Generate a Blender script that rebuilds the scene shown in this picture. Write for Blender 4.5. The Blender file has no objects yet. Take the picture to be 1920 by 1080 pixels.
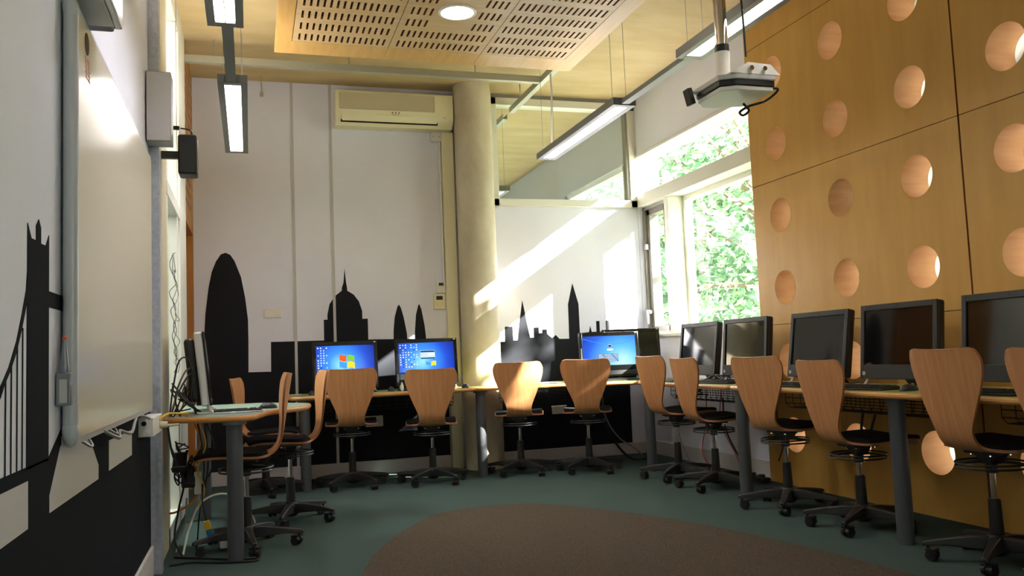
import bpy, bmesh, math, random
from mathutils import Vector, Matrix
random.seed(7)
COL = bpy.context.scene.collection
PI = math.pi

# ------------------------------------------------------------------ materials
def lin(c):
    return tuple(((v/255)/12.92 if v/255 <= .04045 else ((v/255+.055)/1.055)**2.4) for v in c)

def mat(name, rgb, rough=.6, metal=0., spec=.5, noise=0., nscale=8., stretch=(1, 1, 1), bump=0., bscale=None, rgb2=None, coat=0.):
    m = bpy.data.materials.new(name); m.use_nodes = True
    nt = m.node_tree; b = nt.nodes['Principled BSDF']
    c = lin(rgb)
    b.inputs['Base Color'].default_value = (*c, 1)
    b.inputs['Roughness'].default_value = rough
    b.inputs['Metallic'].default_value = metal
    b.inputs['Specular IOR Level'].default_value = spec
    b.inputs['Coat Weight'].default_value = coat
    if noise or bump or rgb2:
        tc = nt.nodes.new('ShaderNodeTexCoord'); mp = nt.nodes.new('ShaderNodeMapping')
        mp.inputs['Scale'].default_value = stretch
        nt.links.new(tc.outputs['Object'], mp.inputs['Vector'])
        n = nt.nodes.new('ShaderNodeTexNoise'); n.inputs['Scale'].default_value = nscale
        n.inputs['Detail'].default_value = 5; n.inputs['Roughness'].default_value = .6
        nt.links.new(mp.outputs[0], n.inputs['Vector'])
        if noise or rgb2:
            r = nt.nodes.new('ShaderNodeValToRGB')
            c2 = lin(rgb2) if rgb2 else tuple(v*(1-noise) for v in c)
            c1 = c if rgb2 else tuple(min(1, v*(1+noise*.5)) for v in c)
            r.color_ramp.elements[0].position = .32; r.color_ramp.elements[1].position = .68
            r.color_ramp.elements[0].color = (*c2, 1); r.color_ramp.elements[1].color = (*c1, 1)
            nt.links.new(n.outputs['Fac'], r.inputs['Fac'])
            nt.links.new(r.outputs['Color'], b.inputs['Base Color'])
        if bump:
            n2 = n
            if bscale:
                n2 = nt.nodes.new('ShaderNodeTexNoise'); n2.inputs['Scale'].default_value = bscale
                nt.links.new(mp.outputs[0], n2.inputs['Vector'])
            bp = nt.nodes.new('ShaderNodeBump'); bp.inputs['Strength'].default_value = bump
            bp.inputs['Distance'].default_value = .01
            nt.links.new(n2.outputs['Fac'], bp.inputs['Height'])
            nt.links.new(bp.outputs['Normal'], b.inputs['Normal'])
    return m

def emis(name, rgb, s):
    m = bpy.data.materials.new(name); m.use_nodes = True
    nt = m.node_tree; nt.nodes.clear()
    e = nt.nodes.new('ShaderNodeEmission'); o = nt.nodes.new('ShaderNodeOutputMaterial')
    e.inputs['Color'].default_value = (*lin(rgb), 1); e.inputs['Strength'].default_value = s
    nt.links.new(e.outputs[0], o.inputs['Surface'])
    return m

def glass(name, tint=(1, 1, 1), refl=.07):
    m = bpy.data.materials.new(name); m.use_nodes = True
    nt = m.node_tree; nt.nodes.clear()
    t = nt.nodes.new('ShaderNodeBsdfTransparent'); g = nt.nodes.new('ShaderNodeBsdfGlossy')
    t.inputs['Color'].default_value = (*tint, 1); g.inputs['Roughness'].default_value = .02
    mx = nt.nodes.new('ShaderNodeMixShader'); mx.inputs['Fac'].default_value = refl
    o = nt.nodes.new('ShaderNodeOutputMaterial')
    nt.links.new(t.outputs[0], mx.inputs[1]); nt.links.new(g.outputs[0], mx.inputs[2]); nt.links.new(mx.outputs[0], o.inputs['Surface'])
    return m

def screen_mat(name, stops, centre, radius, s):
    """an LCD picture: a round colour gradient in the screen's own coordinates"""
    m = bpy.data.materials.new(name); m.use_nodes = True
    nt = m.node_tree; nt.nodes.clear()
    tc = nt.nodes.new('ShaderNodeTexCoord'); mp = nt.nodes.new('ShaderNodeMapping')
    mp.inputs['Location'].default_value = (-centre[0]/radius, 0, -centre[1]/radius)
    mp.inputs['Scale'].default_value = (1/radius, 0, 1/radius)
    gr = nt.nodes.new('ShaderNodeTexGradient'); gr.gradient_type = 'SPHERICAL'
    cr = nt.nodes.new('ShaderNodeValToRGB')
    els = cr.color_ramp.elements
    while len(els) < len(stops): els.new(.5)
    for e, (p, c) in zip(els, stops): e.position = p; e.color = (*lin(c), 1)
    em = nt.nodes.new('ShaderNodeEmission'); em.inputs['Strength'].default_value = s
    o = nt.nodes.new('ShaderNodeOutputMaterial')
    L = nt.links.new
    L(tc.outputs['Object'], mp.inputs[0]); L(mp.outputs[0], gr.inputs[0]); L(gr.outputs['Fac'], cr.inputs[0])
    L(cr.outputs[0], em.inputs['Color'])
    gl = nt.nodes.new('ShaderNodeBsdfGlossy'); gl.inputs['Roughness'].default_value = .08
    gl.inputs['Color'].default_value = (.03, .03, .03, 1)
    ad = nt.nodes.new('ShaderNodeAddShader')
    L(em.outputs[0], ad.inputs[0]); L(gl.outputs[0], ad.inputs[1]); L(ad.outputs[0], o.inputs['Surface'])
    return m

def leaf_mat(name, rgb):
    m = bpy.data.materials.new(name); m.use_nodes = True
    nt = m.node_tree; nt.nodes.clear()
    d = nt.nodes.new('ShaderNodeBsdfDiffuse'); t = nt.nodes.new('ShaderNodeBsdfTranslucent')
    c = lin(rgb); d.inputs['Color'].default_value = (*c, 1)
    t.inputs['Color'].default_value = (c[0]*1.4, c[1]*1.4, c[2]*1.2, 1)
    mx = nt.nodes.new('ShaderNodeMixShader'); mx.inputs[0].default_value = .5
    o = nt.nodes.new('ShaderNodeOutputMaterial')
    nt.links.new(d.outputs[0], mx.inputs[1]); nt.links.new(t.outputs[0], mx.inputs[2]); nt.links.new(mx.outputs[0], o.inputs['Surface'])
    return m

def frosted(name):
    m = bpy.data.materials.new(name); m.use_nodes = True
    nt = m.node_tree; nt.nodes.clear()
    t = nt.nodes.new('ShaderNodeBsdfTranslucent'); t.inputs['Color'].default_value = (.2, .19, .175, 1)
    o = nt.nodes.new('ShaderNodeOutputMaterial'); nt.links.new(t.outputs[0], o.inputs['Surface'])
    return m

M = dict(
    frost=frosted('frosted_glazing'),
    wall=mat('white_paint', (224, 224, 238), .55, noise=.03, nscale=2),
    wallw=mat('white_trim_paint', (222, 220, 216), .45),
    skirt=mat('skirting_paint', (196, 190, 190), .5),
    cream=mat('cream_board', (196, 184, 156), .6),
    vinyl=mat('black_vinyl', (38, 39, 44), .75, spec=.02),
    vwhite=mat('pale_vinyl', (205, 199, 197), .5),
    carpet=mat('teal_carpet', (80, 96, 91), .95, spec=.05, nscale=260, rgb2=(54, 69, 66), bump=.5),
    rug=mat('brown_carpet', (92, 81, 68), .95, spec=.1, nscale=160, rgb2=(58, 49, 41), bump=.5),
    ceil=mat('ply_cast_concrete', (205, 182, 138), .7, nscale=1.6, stretch=(1, 3, 1), rgb2=(188, 162, 114), bump=.05),
    conc=mat('concrete', (210, 200, 176), .6, nscale=3.5, stretch=(1, 1, .6), rgb2=(182, 171, 146), bump=.06),
    raft=mat('ceiling_plywood', (218, 188, 140), .45, nscale=2.2, stretch=(1, 12, 1), rgb2=(204, 170, 120)),
    raftb=mat('raft_border_lit_ply', (222, 178, 104), .38, nscale=2.2, stretch=(12, 1, 1), rgb2=(208, 160, 86)),  # border made warmer than the panels: reflected light put into its colour
    ply=mat('amber_plywood', (204, 156, 78), .4, nscale=2.0, stretch=(1, 5, .8), rgb2=(194, 145, 68), spec=.45),
    lining=mat('hole_lining', (238, 198, 150), .45, nscale=3, stretch=(1, 4, 8), rgb2=(226, 178, 126)),
    rear=mat('brown_rear_wall', (176, 158, 140), .6),
    door=mat('door_veneer', (188, 128, 62), .45, nscale=3, stretch=(6, 6, .5), rgb2=(164, 104, 46)),
    beech=mat('beech_ply', (208, 150, 102), .42, nscale=5, stretch=(9, 2, .7), rgb2=(190, 130, 84), spec=.4),
    plyedge=mat('ply_edge', (160, 98, 58), .5),
    edge=mat('wood_edge_band', (206, 152, 88), .28, nscale=6, stretch=(1, 1, 8), rgb2=(186, 128, 66)),
    desk=mat('green_laminate', (152, 158, 84), .3, spec=.5),
    deskb=mat('green_laminate_glare', (140, 164, 148), .28, spec=.5),  # desk green turned pale: wall reflection and glare put into the colour
    fabric=mat('black_fabric', (24, 24, 26), .9, spec=.2, noise=.3, nscale=200),
    blackp=mat('black_plastic', (26, 25, 26), .45),
    blackg=mat('black_gloss', (12, 12, 13), .12, coat=.3),
    bezel=mat('bezel_plastic', (32, 31, 31), .4),
    screen=mat('dark_glass', (10, 10, 11), .06, spec=.75),
    darkgrey=mat('dark_grey_paint', (74, 77, 82), .4, spec=.5),
    grey=mat('grey_enamel', (142, 140, 138), .4),
    fix=mat('fixture_grey', (120, 122, 122), .4, metal=.2),
    lgrey=mat('light_grey_plastic', (188, 184, 184), .4),
    alu=mat('aluminium', (176, 174, 176), .32, metal=.75),
    galv=mat('galvanised_steel', (186, 190, 202), .4, metal=.35, noise=.2, nscale=40),
    steelb=mat('galvanised_tray', (176, 176, 160), .45, metal=.5),
    chrome=mat('chrome', (225, 225, 228), .08, metal=1),
    silver=mat('silver_plastic', (212, 212, 216), .25, metal=.2),
    whitep=mat('white_plastic', (228, 224, 216), .35),
    acc=mat('ac_cream', (230, 222, 186), .4),
    acg=mat('ac_grille', (190, 178, 146), .6),
    wbf=mat('silver_grey_paint', (184, 184, 192), .3, spec=.6),
    pen=mat('pen_grey', (134, 136, 146), .3, metal=.3),
    board=mat('whiteboard_enamel', (232, 224, 206), .18, spec=.6),
    dark=mat('dark_void', (14, 12, 10), .9),
    slot=mat('slot_dark', (40, 26, 14), .9),
    winf=mat('window_frame_white', (222, 220, 210), .4),
    wing=mat('window_frame_grey', (150, 146, 138), .4, metal=.3),
    orange=mat('orange_cable', (214, 128, 32), .5), red=mat('red_cable', (178, 60, 44), .5),
    yellow=mat('yellow_plastic', (226, 180, 36), .5), blue=mat('blue_plastic', (30, 104, 140), .4),
    redp=mat('red_tip', (226, 84, 44), .4), brown=mat('brown_print', (80, 62, 34), .8, spec=.1), pink=mat('red_print', (206, 128, 100), .6),
    bark=mat('bark', (110, 92, 74), .9, noise=.3, nscale=12), ground=mat('grass_ground', (86, 98, 66), .9, noise=.2, nscale=4),
    lamp=emis('tube_light', (250, 248, 255), 15), lampr=emis('tube_light_side', (253, 250, 250), 8),
    corr=emis('added_corridor_glow', (240, 250, 246), 26),
    down=emis('downlight', (255, 240, 212), 22),
    upr=emis('added_uplight_glow_dim', (255, 245, 232), 2),
    up=emis('added_uplight_glow', (255, 245, 232), 7),
    glass=glass('clear_glass', (.97, .985, .97), .05), iglass=glass('partition_glass', (.93, .95, .9), .06),
    leafa=leaf_mat('leaf_green', (102, 134, 110)), leafb=leaf_mat('leaf_yellow_green', (142, 166, 134)),
)
sc_blue = screen_mat('desktop_blue', [(0, (22, 34, 120)), (.35, (34, 74, 196)), (.7, (60, 140, 232)), (1, (140, 214, 250))], (-.04, -.03), .34, .3)
sc_lock = screen_mat('lock_blue', [(0, (26, 46, 150)), (.3, (40, 96, 214)), (.65, (92, 178, 246)), (1, (190, 240, 255))], (.12, -.12), .46, .3)
E_W = emis('icon_white', (235, 240, 250), .3); E_R = emis('flag_red', (236, 92, 40), .3); E_G = emis('flag_green', (120, 190, 60), .3)
E_B = emis('flag_blue', (70, 150, 236), .3); E_Y = emis('flag_yellow', (250, 206, 60), .3); E_D = emis('key_dark', (40, 60, 96), .3)
E_L = emis('window_pale', (186, 206, 230), .3)

# ------------------------------------------------------------------ mesh builder
class MB:
    def __init__(s): s.v = []; s.f = []; s.m = []; s.mats = []; s.cur = 0
    def use(s, m):
        if m not in s.mats: s.mats.append(m)
        s.cur = s.mats.index(m); return s
    def add(s, vs, fs):
        o = len(s.v); s.v += [tuple(v) for v in vs]
        for f in fs: s.f.append(tuple(i+o for i in f)); s.m.append(s.cur)
        return s
    def box(s, x0, x1, y0, y1, z0, z1):
        vs = [(x, y, z) for x in (x0, x1) for y in (y0, y1) for z in (z0, z1)]
        return s.add(vs, [(0, 1, 3, 2), (4, 6, 7, 5), (0, 4, 5, 1), (2, 3, 7, 6), (0, 2, 6, 4), (1, 5, 7, 3)])
    def obox(s, c, size, rot):
        R = rot if isinstance(rot, Matrix) else Matrix.Rotation(rot, 3, 'Z'); c = Vector(c)
        vs = [c + R @ Vector((x*size[0]/2, y*size[1]/2, z*size[2]/2)) for x in (-1, 1) for y in (-1, 1) for z in (-1, 1)]
        return s.add(vs, [(0, 1, 3, 2), (4, 6, 7, 5), (0, 4, 5, 1), (2, 3, 7, 6), (0, 2, 6, 4), (1, 5, 7, 3)])
    def cyl(s, a, b, r0, r1=None, n=20, caps=True):
        r1 = r0 if r1 is None else r1; a = Vector(a); b = Vector(b); d = (b-a).normalized()
        u = d.orthogonal().normalized(); w = d.cross(u)
        vs = [c + (u*math.cos(2*PI*i/n) + w*math.sin(2*PI*i/n))*r for c, r in ((a, r0), (b, r1)) for i in range(n)]
        fs = [(i, (i+1) % n, n+(i+1) % n, n+i) for i in range(n)]
        if caps: fs += [tuple(range(n-1, -1, -1)), tuple(range(n, 2*n))]
        return s.add(vs, fs)
    def lathe(s, prof, c=(0, 0, 0), n=24, caps=True):
        vs = [(c[0]+r*math.cos(2*PI*i/n), c[1]+r*math.sin(2*PI*i/n), c[2]+z) for r, z in prof for i in range(n)]
        k = len(prof)
        fs = [(j*n+i, j*n+(i+1) % n, (j+1)*n+(i+1) % n, (j+1)*n+i) for j in range(k-1) for i in range(n)]
        if caps: fs += [tuple(range(n-1, -1, -1)), tuple(range((k-1)*n, k*n))]
        return s.add(vs, fs)
    def tube(s, pts, r, n=8, closed=False, smooth=6):
        P = [Vector(p) for p in pts]
        if smooth and len(P) > 2:
            Q = []; k = len(P)
            rng = range(k) if closed else range(k-1)
            for i in rng:
                p0 = P[(i-1) % k] if closed or i > 0 else P[i]*2-P[i+1]
                p1 = P[i]; p2 = P[(i+1) % k]
                p3 = P[(i+2) % k] if closed or i+2 < k else p2*2-p1
                for t in range(smooth):
                    t /= smooth
                    Q.append(.5*((2*p1)+(p2-p0)*t+(2*p0-5*p1+4*p2-p3)*t*t+(3*p1-p0-3*p2+p3)*t**3))
            if not closed: Q.append(P[-1])
            P = Q
        k = len(P); vs = []; u = None
        for i in range(k):
            a = P[(i-1) % k] if closed or i > 0 else P[i]
            b = P[(i+1) % k] if closed or i < k-1 else P[i]
            d = (b-a).normalized() if (b-a).length > 1e-9 else Vector((0, 0, 1))
            u = d.orthogonal().normalized() if u is None else (u-d*u.dot(d)).normalized()
            w = d.cross(u)
            vs += [P[i]+(u*math.cos(2*PI*j/n)+w*math.sin(2*PI*j/n))*r for j in range(n)]
        fs = [(i*n+j, i*n+(j+1) % n, ((i+1) % k)*n+(j+1) % n, ((i+1) % k)*n+j) for i in range(k if closed else k-1) for j in range(n)]
        if not closed: fs += [tuple(range(n-1, -1, -1)), tuple(range((k-1)*n, k*n))]
        return s.add(vs, fs)
    def prism(s, poly, f0, f1):
        """poly: 2D points; f0/f1 map a 2D point to 3D for the two faces"""
        n = len(poly); vs = [f0(p) for p in poly]+[f1(p) for p in poly]
        fs = [tuple(range(n-1, -1, -1)), tuple(range(n, 2*n))]+[(i, (i+1) % n, n+(i+1) % n, n+i) for i in range(n)]
        return s.add(vs, fs)
    def quad(s, a, b, c, d): return s.add([a, b, c, d], [(0, 1, 2, 3)])
    def ball(s, c, rx, ry, rz, n=16, k=9, half=False):
        prof = []
        for j in range(k):
            t = (PI/2 if half else PI)*j/(k-1) - (0 if half else PI/2)
            prof.append((max(math.cos(t), .002), math.sin(t)))
        o = len(s.v)
        s.lathe(prof, n=n)
        for i in range(o, len(s.v)):
            x, y, z = s.v[i]; s.v[i] = (c[0]+x*rx, c[1]+y*ry, c[2]+z*rz)
        return s
    def build(s, name, material=None, parent=None, loc=(0, 0, 0), rz=0, smooth=35, bevel=0, fix=True):
        me = bpy.data.meshes.new(name); me.from_pydata(s.v, [], s.f); 
        if material: me.materials.append(material)
        else:
            for m in s.mats: me.materials.append(m)
            me.polygons.foreach_set('material_index', s.m)
        if fix:
            b = bmesh.new(); b.from_mesh(me); bmesh.ops.recalc_face_normals(b, faces=b.faces); b.to_mesh(me); b.free()
        if smooth:
            me.polygons.foreach_set('use_smooth', [True]*len(me.polygons)); me.set_sharp_from_angle(angle=math.radians(smooth))
        me.update()
        o = bpy.data.objects.new(name, me); COL.objects.link(o)
        o.location = loc; o.rotation_euler.z = rz
        if parent: o.parent = parent
        if bevel:
            bv = o.modifiers.new('Bevel', 'BEVEL'); bv.width = bevel; bv.segments = 2; bv.limit_method = 'ANGLE'; bv.angle_limit = .7
        return o

def tag(o, label=None, cat=None, group=None, kind=None):
    if label: o['label'] = label
    if cat: o['category'] = cat
    if group: o['group'] = group
    if kind: o['kind'] = kind
    return o
def empty(name, loc, rz=0):
    o = bpy.data.objects.new(name, None); COL.objects.link(o); o.location = loc; o.rotation_euler.z = rz; o.empty_display_size = .1
    return o
def copy_tree(o, parent=None):
    c = o.copy(); COL.objects.link(c); c.parent = parent
    for ch in list(o.children): copy_tree(ch, c)
    return c
def S(o): o['kind'] = 'structure'; return o
def interp(t, tab):
    if t <= tab[0][0]: return tab[0][1]
    for (a, x), (b, y) in zip(tab, tab[1:]):
        if t <= b: return x+(y-x)*(t-a)/(b-a)
    return tab[-1][1]

YB, XL, XG, XW, XP, ZC, YN = 7.72, -.48, -.45, 3.75, 3.68, 3.53, -4.5
XO = 3.965            # outer face of the right facade

# ------------------------------------------------------------------ setting
S(MB().box(-2.2, 4.2, YN-.1, 14.3, -.12, 0).build('floor', M['carpet'], smooth=0))
S(MB().box(-2.2, 4.3, YN-.1, 14.3, ZC, ZC+.25).build('ceiling', M['ceil'], smooth=0))
S(MB().box(-.62, XL, YN, 4.62, 0, ZC).build('wall_left', M['wall'], smooth=0))
S(MB().box(-2.1, XO, YN-.15, YN, 0, ZC).build('wall_rear', M['rear'], smooth=0))
w = MB().use(M['wall'])
w.box(-.62, 2.225, YB, YB+.12, 0, ZC); w.box(2.225, XW+.02, YB, YB+.12, 0, 2.43)
S(w.build('wall_back', smooth=0))
b = MB().box(XG, 1.745, YB-.014, YB, 0, .118); S(b.build('baseboard_back_left', M['skirt'], bevel=.003))
S(MB().box(2.2, XW, YB-.014, YB, 0, .108).build('baseboard_back_right', M['skirt'], bevel=.003))
S(MB().box(XL, XL+.014, YN, 4.62, 0, .14).build('baseboard_left', M['skirt'], bevel=.003))
S(MB().box(XW-.014, XW, 5.58, YB, 0, .13).build('baseboard_right', M['skirt'], bevel=.003))
# seam strips on the back wall
for i, x in enumerate((.388, .727)):
    S(MB().box(x-.012, x+.012, YB-.004, YB, .118, ZC).build('trim_%d' % (i+1), M['lgrey'], smooth=0))
# strip of board between the steel stud and the glazed screen on the left
S(MB().box(XG-.1, XG, 4.705, 5.25, 0, ZC).build('wall_left_return', M['cream'], smooth=0))
# window wall on the right (behind the plywood it stops)
w = MB().use(M['wall'])
w.box(XW, XO, 5.58, YB+.12, 2.94, ZC)            # bulkhead
w.box(XW, XO, 5.58, YB+.12, 0, 1.145)            # under the window
w.box(XW, XO, 7.715, YB+.12, 1.145, 2.94)         # jamb
S(w.build('wall_window', smooth=0))
S(MB().box(XW-.03, XW+.02, 5.58, 7.715, 1.12, 1.15).build('trim_3', M['winf'], bevel=.004))
S(MB().box(XW-.018, XW, 5.58, YB, 2.925, 2.95).build('trim_4', M['wallw'], bevel=.003))

# window in the right wall: a root with frame, mullion, transom, casement and panes
W1 = S(empty('window_1', (XW, 6.6, 1.15)))
o = lambda a, b_, c, d, e, f: (a-XW, b_-XW, c-6.6, d-6.6, e-1.15, f-1.15)
MB().box(*o(XW-.012, 3.94, 5.4, 7.715, 2.43, 2.555)).build('transom', M['winf'], W1, bevel=.004)
MB().box(*o(XW-.005, 3.97, 7.07, 7.15, 1.15, 2.43)).build('mullion', M['winf'], W1, bevel=.004)
f = MB()
f.box(*o(3.9, 3.95, 5.4, 7.715, 2.92, 2.94)); f.box(*o(3.9, 3.98, 7.67, 7.715, 2.555, 2.915)); f.box(*o(3.9, 3.98, 5.4, 7.07, 1.15, 1.21))
f.box(*o(3.9, 3.98, 7.03, 7.07, 1.21, 2.43)); f.box(*o(3.91, 3.945, 5.4, 7.67, 2.555, 2.57)); f.box(*o(3.9, 3.98, 5.4, 7.03, 2.38, 2.43))
f.build('window_frame', M['winf'], W1, bevel=.003)
cs = MB().use(M['wing'])
y0, y1, z0, z1 = 7.15, 7.715, 1.15, 2.43
for t, x0, x1 in ((.03, 3.80, 3.90), (.085, 3.83, 3.93)):
    a0, a1, b0, b1 = (y0, y1, z0, z1) if t == .03 else (y0+.03, y1-.03, z0+.03, z1-.03)
    q = t if t == .03 else .055
    cs.box(*o(x0, x1, a0, a0+(q if t == .03 else .15), b0, b1)); cs.box(*o(x0, x1, a1-q, a1, b0, b1)); cs.box(*o(x0, x1, a0, a1, b0, b0+q)); cs.box(*o(x0, x1, a0, a1, b1-q, b1))
c_ = cs.build('casement', parent=W1, bevel=.003)
h = MB(); h.box(*o(3.785, 3.83, 7.655, 7.69, 1.36, 1.40)); h.box(*o(3.765, 3.79, 7.66, 7.685, 1.26, 1.40)); h.build('handle', M['alu'], c_, bevel=.004)
h = MB(); h.box(*o(3.785, 3.83, 7.66, 7.69, 2.0, 2.06)); h.build('catch', M['alu'], c_, bevel=.004)
MB().box(*o(3.937, 3.943, 5.4, 7.03, 1.21, 2.38)).build('pane', M['glass'], W1, smooth=0)
MB().box(*o(3.937, 3.943, 5.4, 7.67, 2.57, 2.915)).build('pane', M['glass'], W1, smooth=0)
MB().box(*o(3.877, 3.883, 7.32, 7.64, 1.23, 2.35)).build('pane', M['glass'], W1, smooth=0)

# plywood wall with round holes
XB = 3.885           # outer face of the plywood wall
R = .1225; HY = .33; HZ = .2625
ys = [5.247-.66*k for k in range(8)]; zs = [.362+.525*k for k in range(6)]
def ring(mb, x, yc, zc, r, hy, hz, n=40):
    base = [2*PI*i/n for i in range(n)]; ca = math.atan2(hz, hy)
    ang = sorted(base+[ca, PI-ca, PI+ca, 2*PI-ca]); vs = []
    for a in ang:
        c, s_ = math.cos(a), math.sin(a); k = min(hy/abs(c) if abs(c) > 1e-9 else 9e9, hz/abs(s_) if abs(s_) > 1e-9 else 9e9)
        vs += [(x, yc+r*c, zc+r*s_), (x, yc+k*c, zc+k*s_)]
    m = len(ang)
    mb.add(vs, [(2*i, 2*i+1, 2*((i+1) % m)+1, 2*((i+1) % m)) for i in range(m)])
pw = MB()
GAP = {0: 0}
for face_x, front in ((XP, True), (XB, False)):
    for k, yc in enumerate(ys):
        for j, zc in enumerate(zs):
            pw.use(M['ply'] if front else M['wall'])
            # leave real grooves between the boards: 12 mm upright every third row of holes, 4 mm level every second
            ga = .006 if front and k % 3 == 0 and k else 0; gb = .006 if front and k % 3 == 2 else 0
            gt = .002 if front and j % 2 == 1 else 0; gl = .002 if front and j % 2 == 0 and j else 0
            yl, yh = yc-HY+gb, yc+HY-ga; zl, zh = zc-HZ+gl, zc+HZ-gt
            # ring() is centred, so build it full size and clip the border vertices to the groove
            o0 = len(pw.v); ring(pw, face_x, yc, zc, R, HY, HZ)
            for i in range(o0, len(pw.v)):
                x, y, z = pw.v[i]; pw.v[i] = (x, min(max(y, yl), yh), min(max(z, zl), zh))
            if front:
                pw.use(M['plyedge'])
                if ga: pw.quad((XP, yh, zl), (XP, yh, zh), (XP+.02, yh, zh), (XP+.02, yh, zl))
                if gb: pw.quad((XP, yl, zl), (XP, yl, zh), (XP+.02, yl, zh), (XP+.02, yl, zl))
                if gt: pw.quad((XP, yl, zh), (XP, yh, zh), (XP+.02, yh, zh), (XP+.02, yl, zh))
                if gl: pw.quad((XP, yl, zl), (XP, yh, zl), (XP+.02, yh, zl), (XP+.02, yl, zl))
    ya, yb = ys[-1]-HY, ys[0]+HY; zb, zt = zs[0]-HZ, zs[-1]+HZ
    pw.use(M['ply'] if front else M['wall'])
    pw.quad((face_x, ya, 0), (face_x, yb, 0), (face_x, yb, zb), (face_x, ya, zb))
    pw.quad((face_x, ya, zt+(.002 if front else 0)), (face_x, yb, zt+(.002 if front else 0)), (face_x, yb, ZC), (face_x, ya, ZC))
# dark battens behind the grooves
pw.use(M['dark'])
for k in range(8):
    if k % 3 == 0 and k: y = ys[k]+HY; pw.box(XP+.018, XP+.03, y-.03, y+.03, 0, ZC)
for j in (2, 4): z = zs[j]-HZ; pw.box(XP+.0185, XP+.03, ya, yb, z-.03, z+.03)
z = zt; pw.box(XP+.0185, XP+.03, ya, yb, z-.03, z+.03)
pw.use(M['ply']); pw.quad((XP, yb, 0), (XB, yb, 0), (XB, yb, ZC), (XP, yb, ZC))
WR = S(pw.build('wall_right', smooth=0, fix=False))
for k, yc in enumerate(ys):
    for j, zc in enumerate(zs):
        if k > 4: 
            if j: continue
        t = MB(); t.cyl((XP-.001, yc, zc), (XB, yc, zc), R, R, n=40, caps=False)
        if k <= 4:
            hl = t.build('hole_lining', M['lining'], WR, fix=False)
            MB().cyl((XB-.008, yc, zc), (XB-.004, yc, zc), R-.0005, R-.0005, n=40).build('frosted_disc', M['frost'], hl)
# unseen length of the same wall behind the camera: linings in one mesh
t = MB()
for k, yc in enumerate(ys):
    if k > 4:
        for zc in zs: t.cyl((XP-.001, yc, zc), (XB, yc, zc), R, R, n=24, caps=False); t.cyl((XB-.008, yc, zc), (XB-.004, yc, zc), R, R, n=24)
t.build('hole_lining', M['lining'], WR, fix=False)
w = MB(); w.box(XW, XO, YN, ya, 0, 1.145); w.box(XW, XO, YN, ya, 2.94, ZC); w.box(XW, XO, ya-.15, ya, 1.145, 2.94); w.box(XW, XO, YN, YN+.2, 1.145, 2.94); w.box(XW, XO, -1.5, ya, 1.145, 2.94)
S(w.build('wall_right_end', M['wall'], smooth=0))
W5 = S(empty('window_added', (XO-.05, -2, 1.145)))  # window added behind the camera, brings daylight to the left wall
for a, c in ((YN+.2, -1.5),):
    f = MB()
    for d in (a, c-.06): f.box(-.04, .03, d+2, d+2.06, 0, 1.795)
    f.box(-.04, .03, a+2, c+2, 0, .06); f.box(-.04, .03, a+2, c+2, 1.735, 1.795)
    f.build('window_frame', M['winf'], W5, bevel=.004); MB().box(-.008, -.002, a+2.06, c+1.94, .06, 1.735).build('pane', M['glass'], W5, smooth=0)

# internal window to the next room
W2 = S(empty('window_2', (3.0, YB, 2.43)))
o = lambda a, b_, c, d, e, f: (a-3., b_-3., c-YB, d-YB, e-2.43, f-2.43)
f = MB()
x0, x1, z0, z1 = 2.225, 3.765, 2.43, 3.49; q = .072
f.box(*o(x0, x0+q, YB-.03, YB+.1, z0, z1)); f.box(*o(x1-q-.02, x1-.015, YB-.03, YB+.1, z0, z1)); f.box(*o(x0, x1-.015, YB-.03, YB+.1, z0, z0+q)); f.box(*o(x0, x1-.015, YB-.03, YB+.1, z1-q, z1))
f.build('window_frame', M['winf'], W2, bevel=.004)
MB().box(*o(x0+q, x1-q-.02, YB+.03, YB+.036, z0+q, z1-q)).build('pane', M['iglass'], W2, smooth=0)
f = MB(); f.box(*o(x1-q-.045, x1-q-.02, YB-.01, YB+.06, z0+q, z1-q)); f.build('glazing_bead', M['wing'], W2)
S(MB().box(2.205, 2.226, YB-.012, YB+.0, 2.43, 3.49).build('trim_6', M['dark'], smooth=0))  # near-black strip drawn for the dark gap beside the frame
S(MB().box(2.2, XW, YB-.005, YB+.12, 3.49, ZC).build('trim_5', M['grey'], smooth=0))

# next room, seen through that window
w = MB().use(M['wall'])
w.box(XW, XO, YB+.12, 14.2, 2.94, ZC); w.box(XW, XO, YB+.12, 14.2, 0, 1.145); w.box(XW, XO, YB+.12, 8.0, 1.145, 2.94); w.box(XW, XO, 9.75, 9.95, 1.145, 2.94); w.box(XW, XO, 12.2, 14.2, 1.145, 2.94)
w.box(-2.1, XO, 14.1, 14.25, 0, ZC); w.box(-.62, -.45, YB+.12, 14.1, 0, ZC)
S(w.build('wall_next_room', smooth=0))
W3 = S(empty('window_3', (XO-.1, 10, 1.15)))
f = MB()
for a, c in ((8.0, 9.75), (9.95, 12.2)):
    for d in (a, c-.06): f.box(-.1, 0, d-10, d+.06-10, 0, 1.79)
    f.box(-.1, 0, a-10, c-10, 0, .06); f.box(-.1, 0, a-10, c-10, 1.73, 1.79)
f.build('window_frame', M['winf'], W3, bevel=.004)
for a, c in ((8.06, 9.69), (10.01, 12.14)): MB().box(-.05, -.044, a-10, c-10, .06, 1.73).build('pane', M['glass'], W3, smooth=0)

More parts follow.
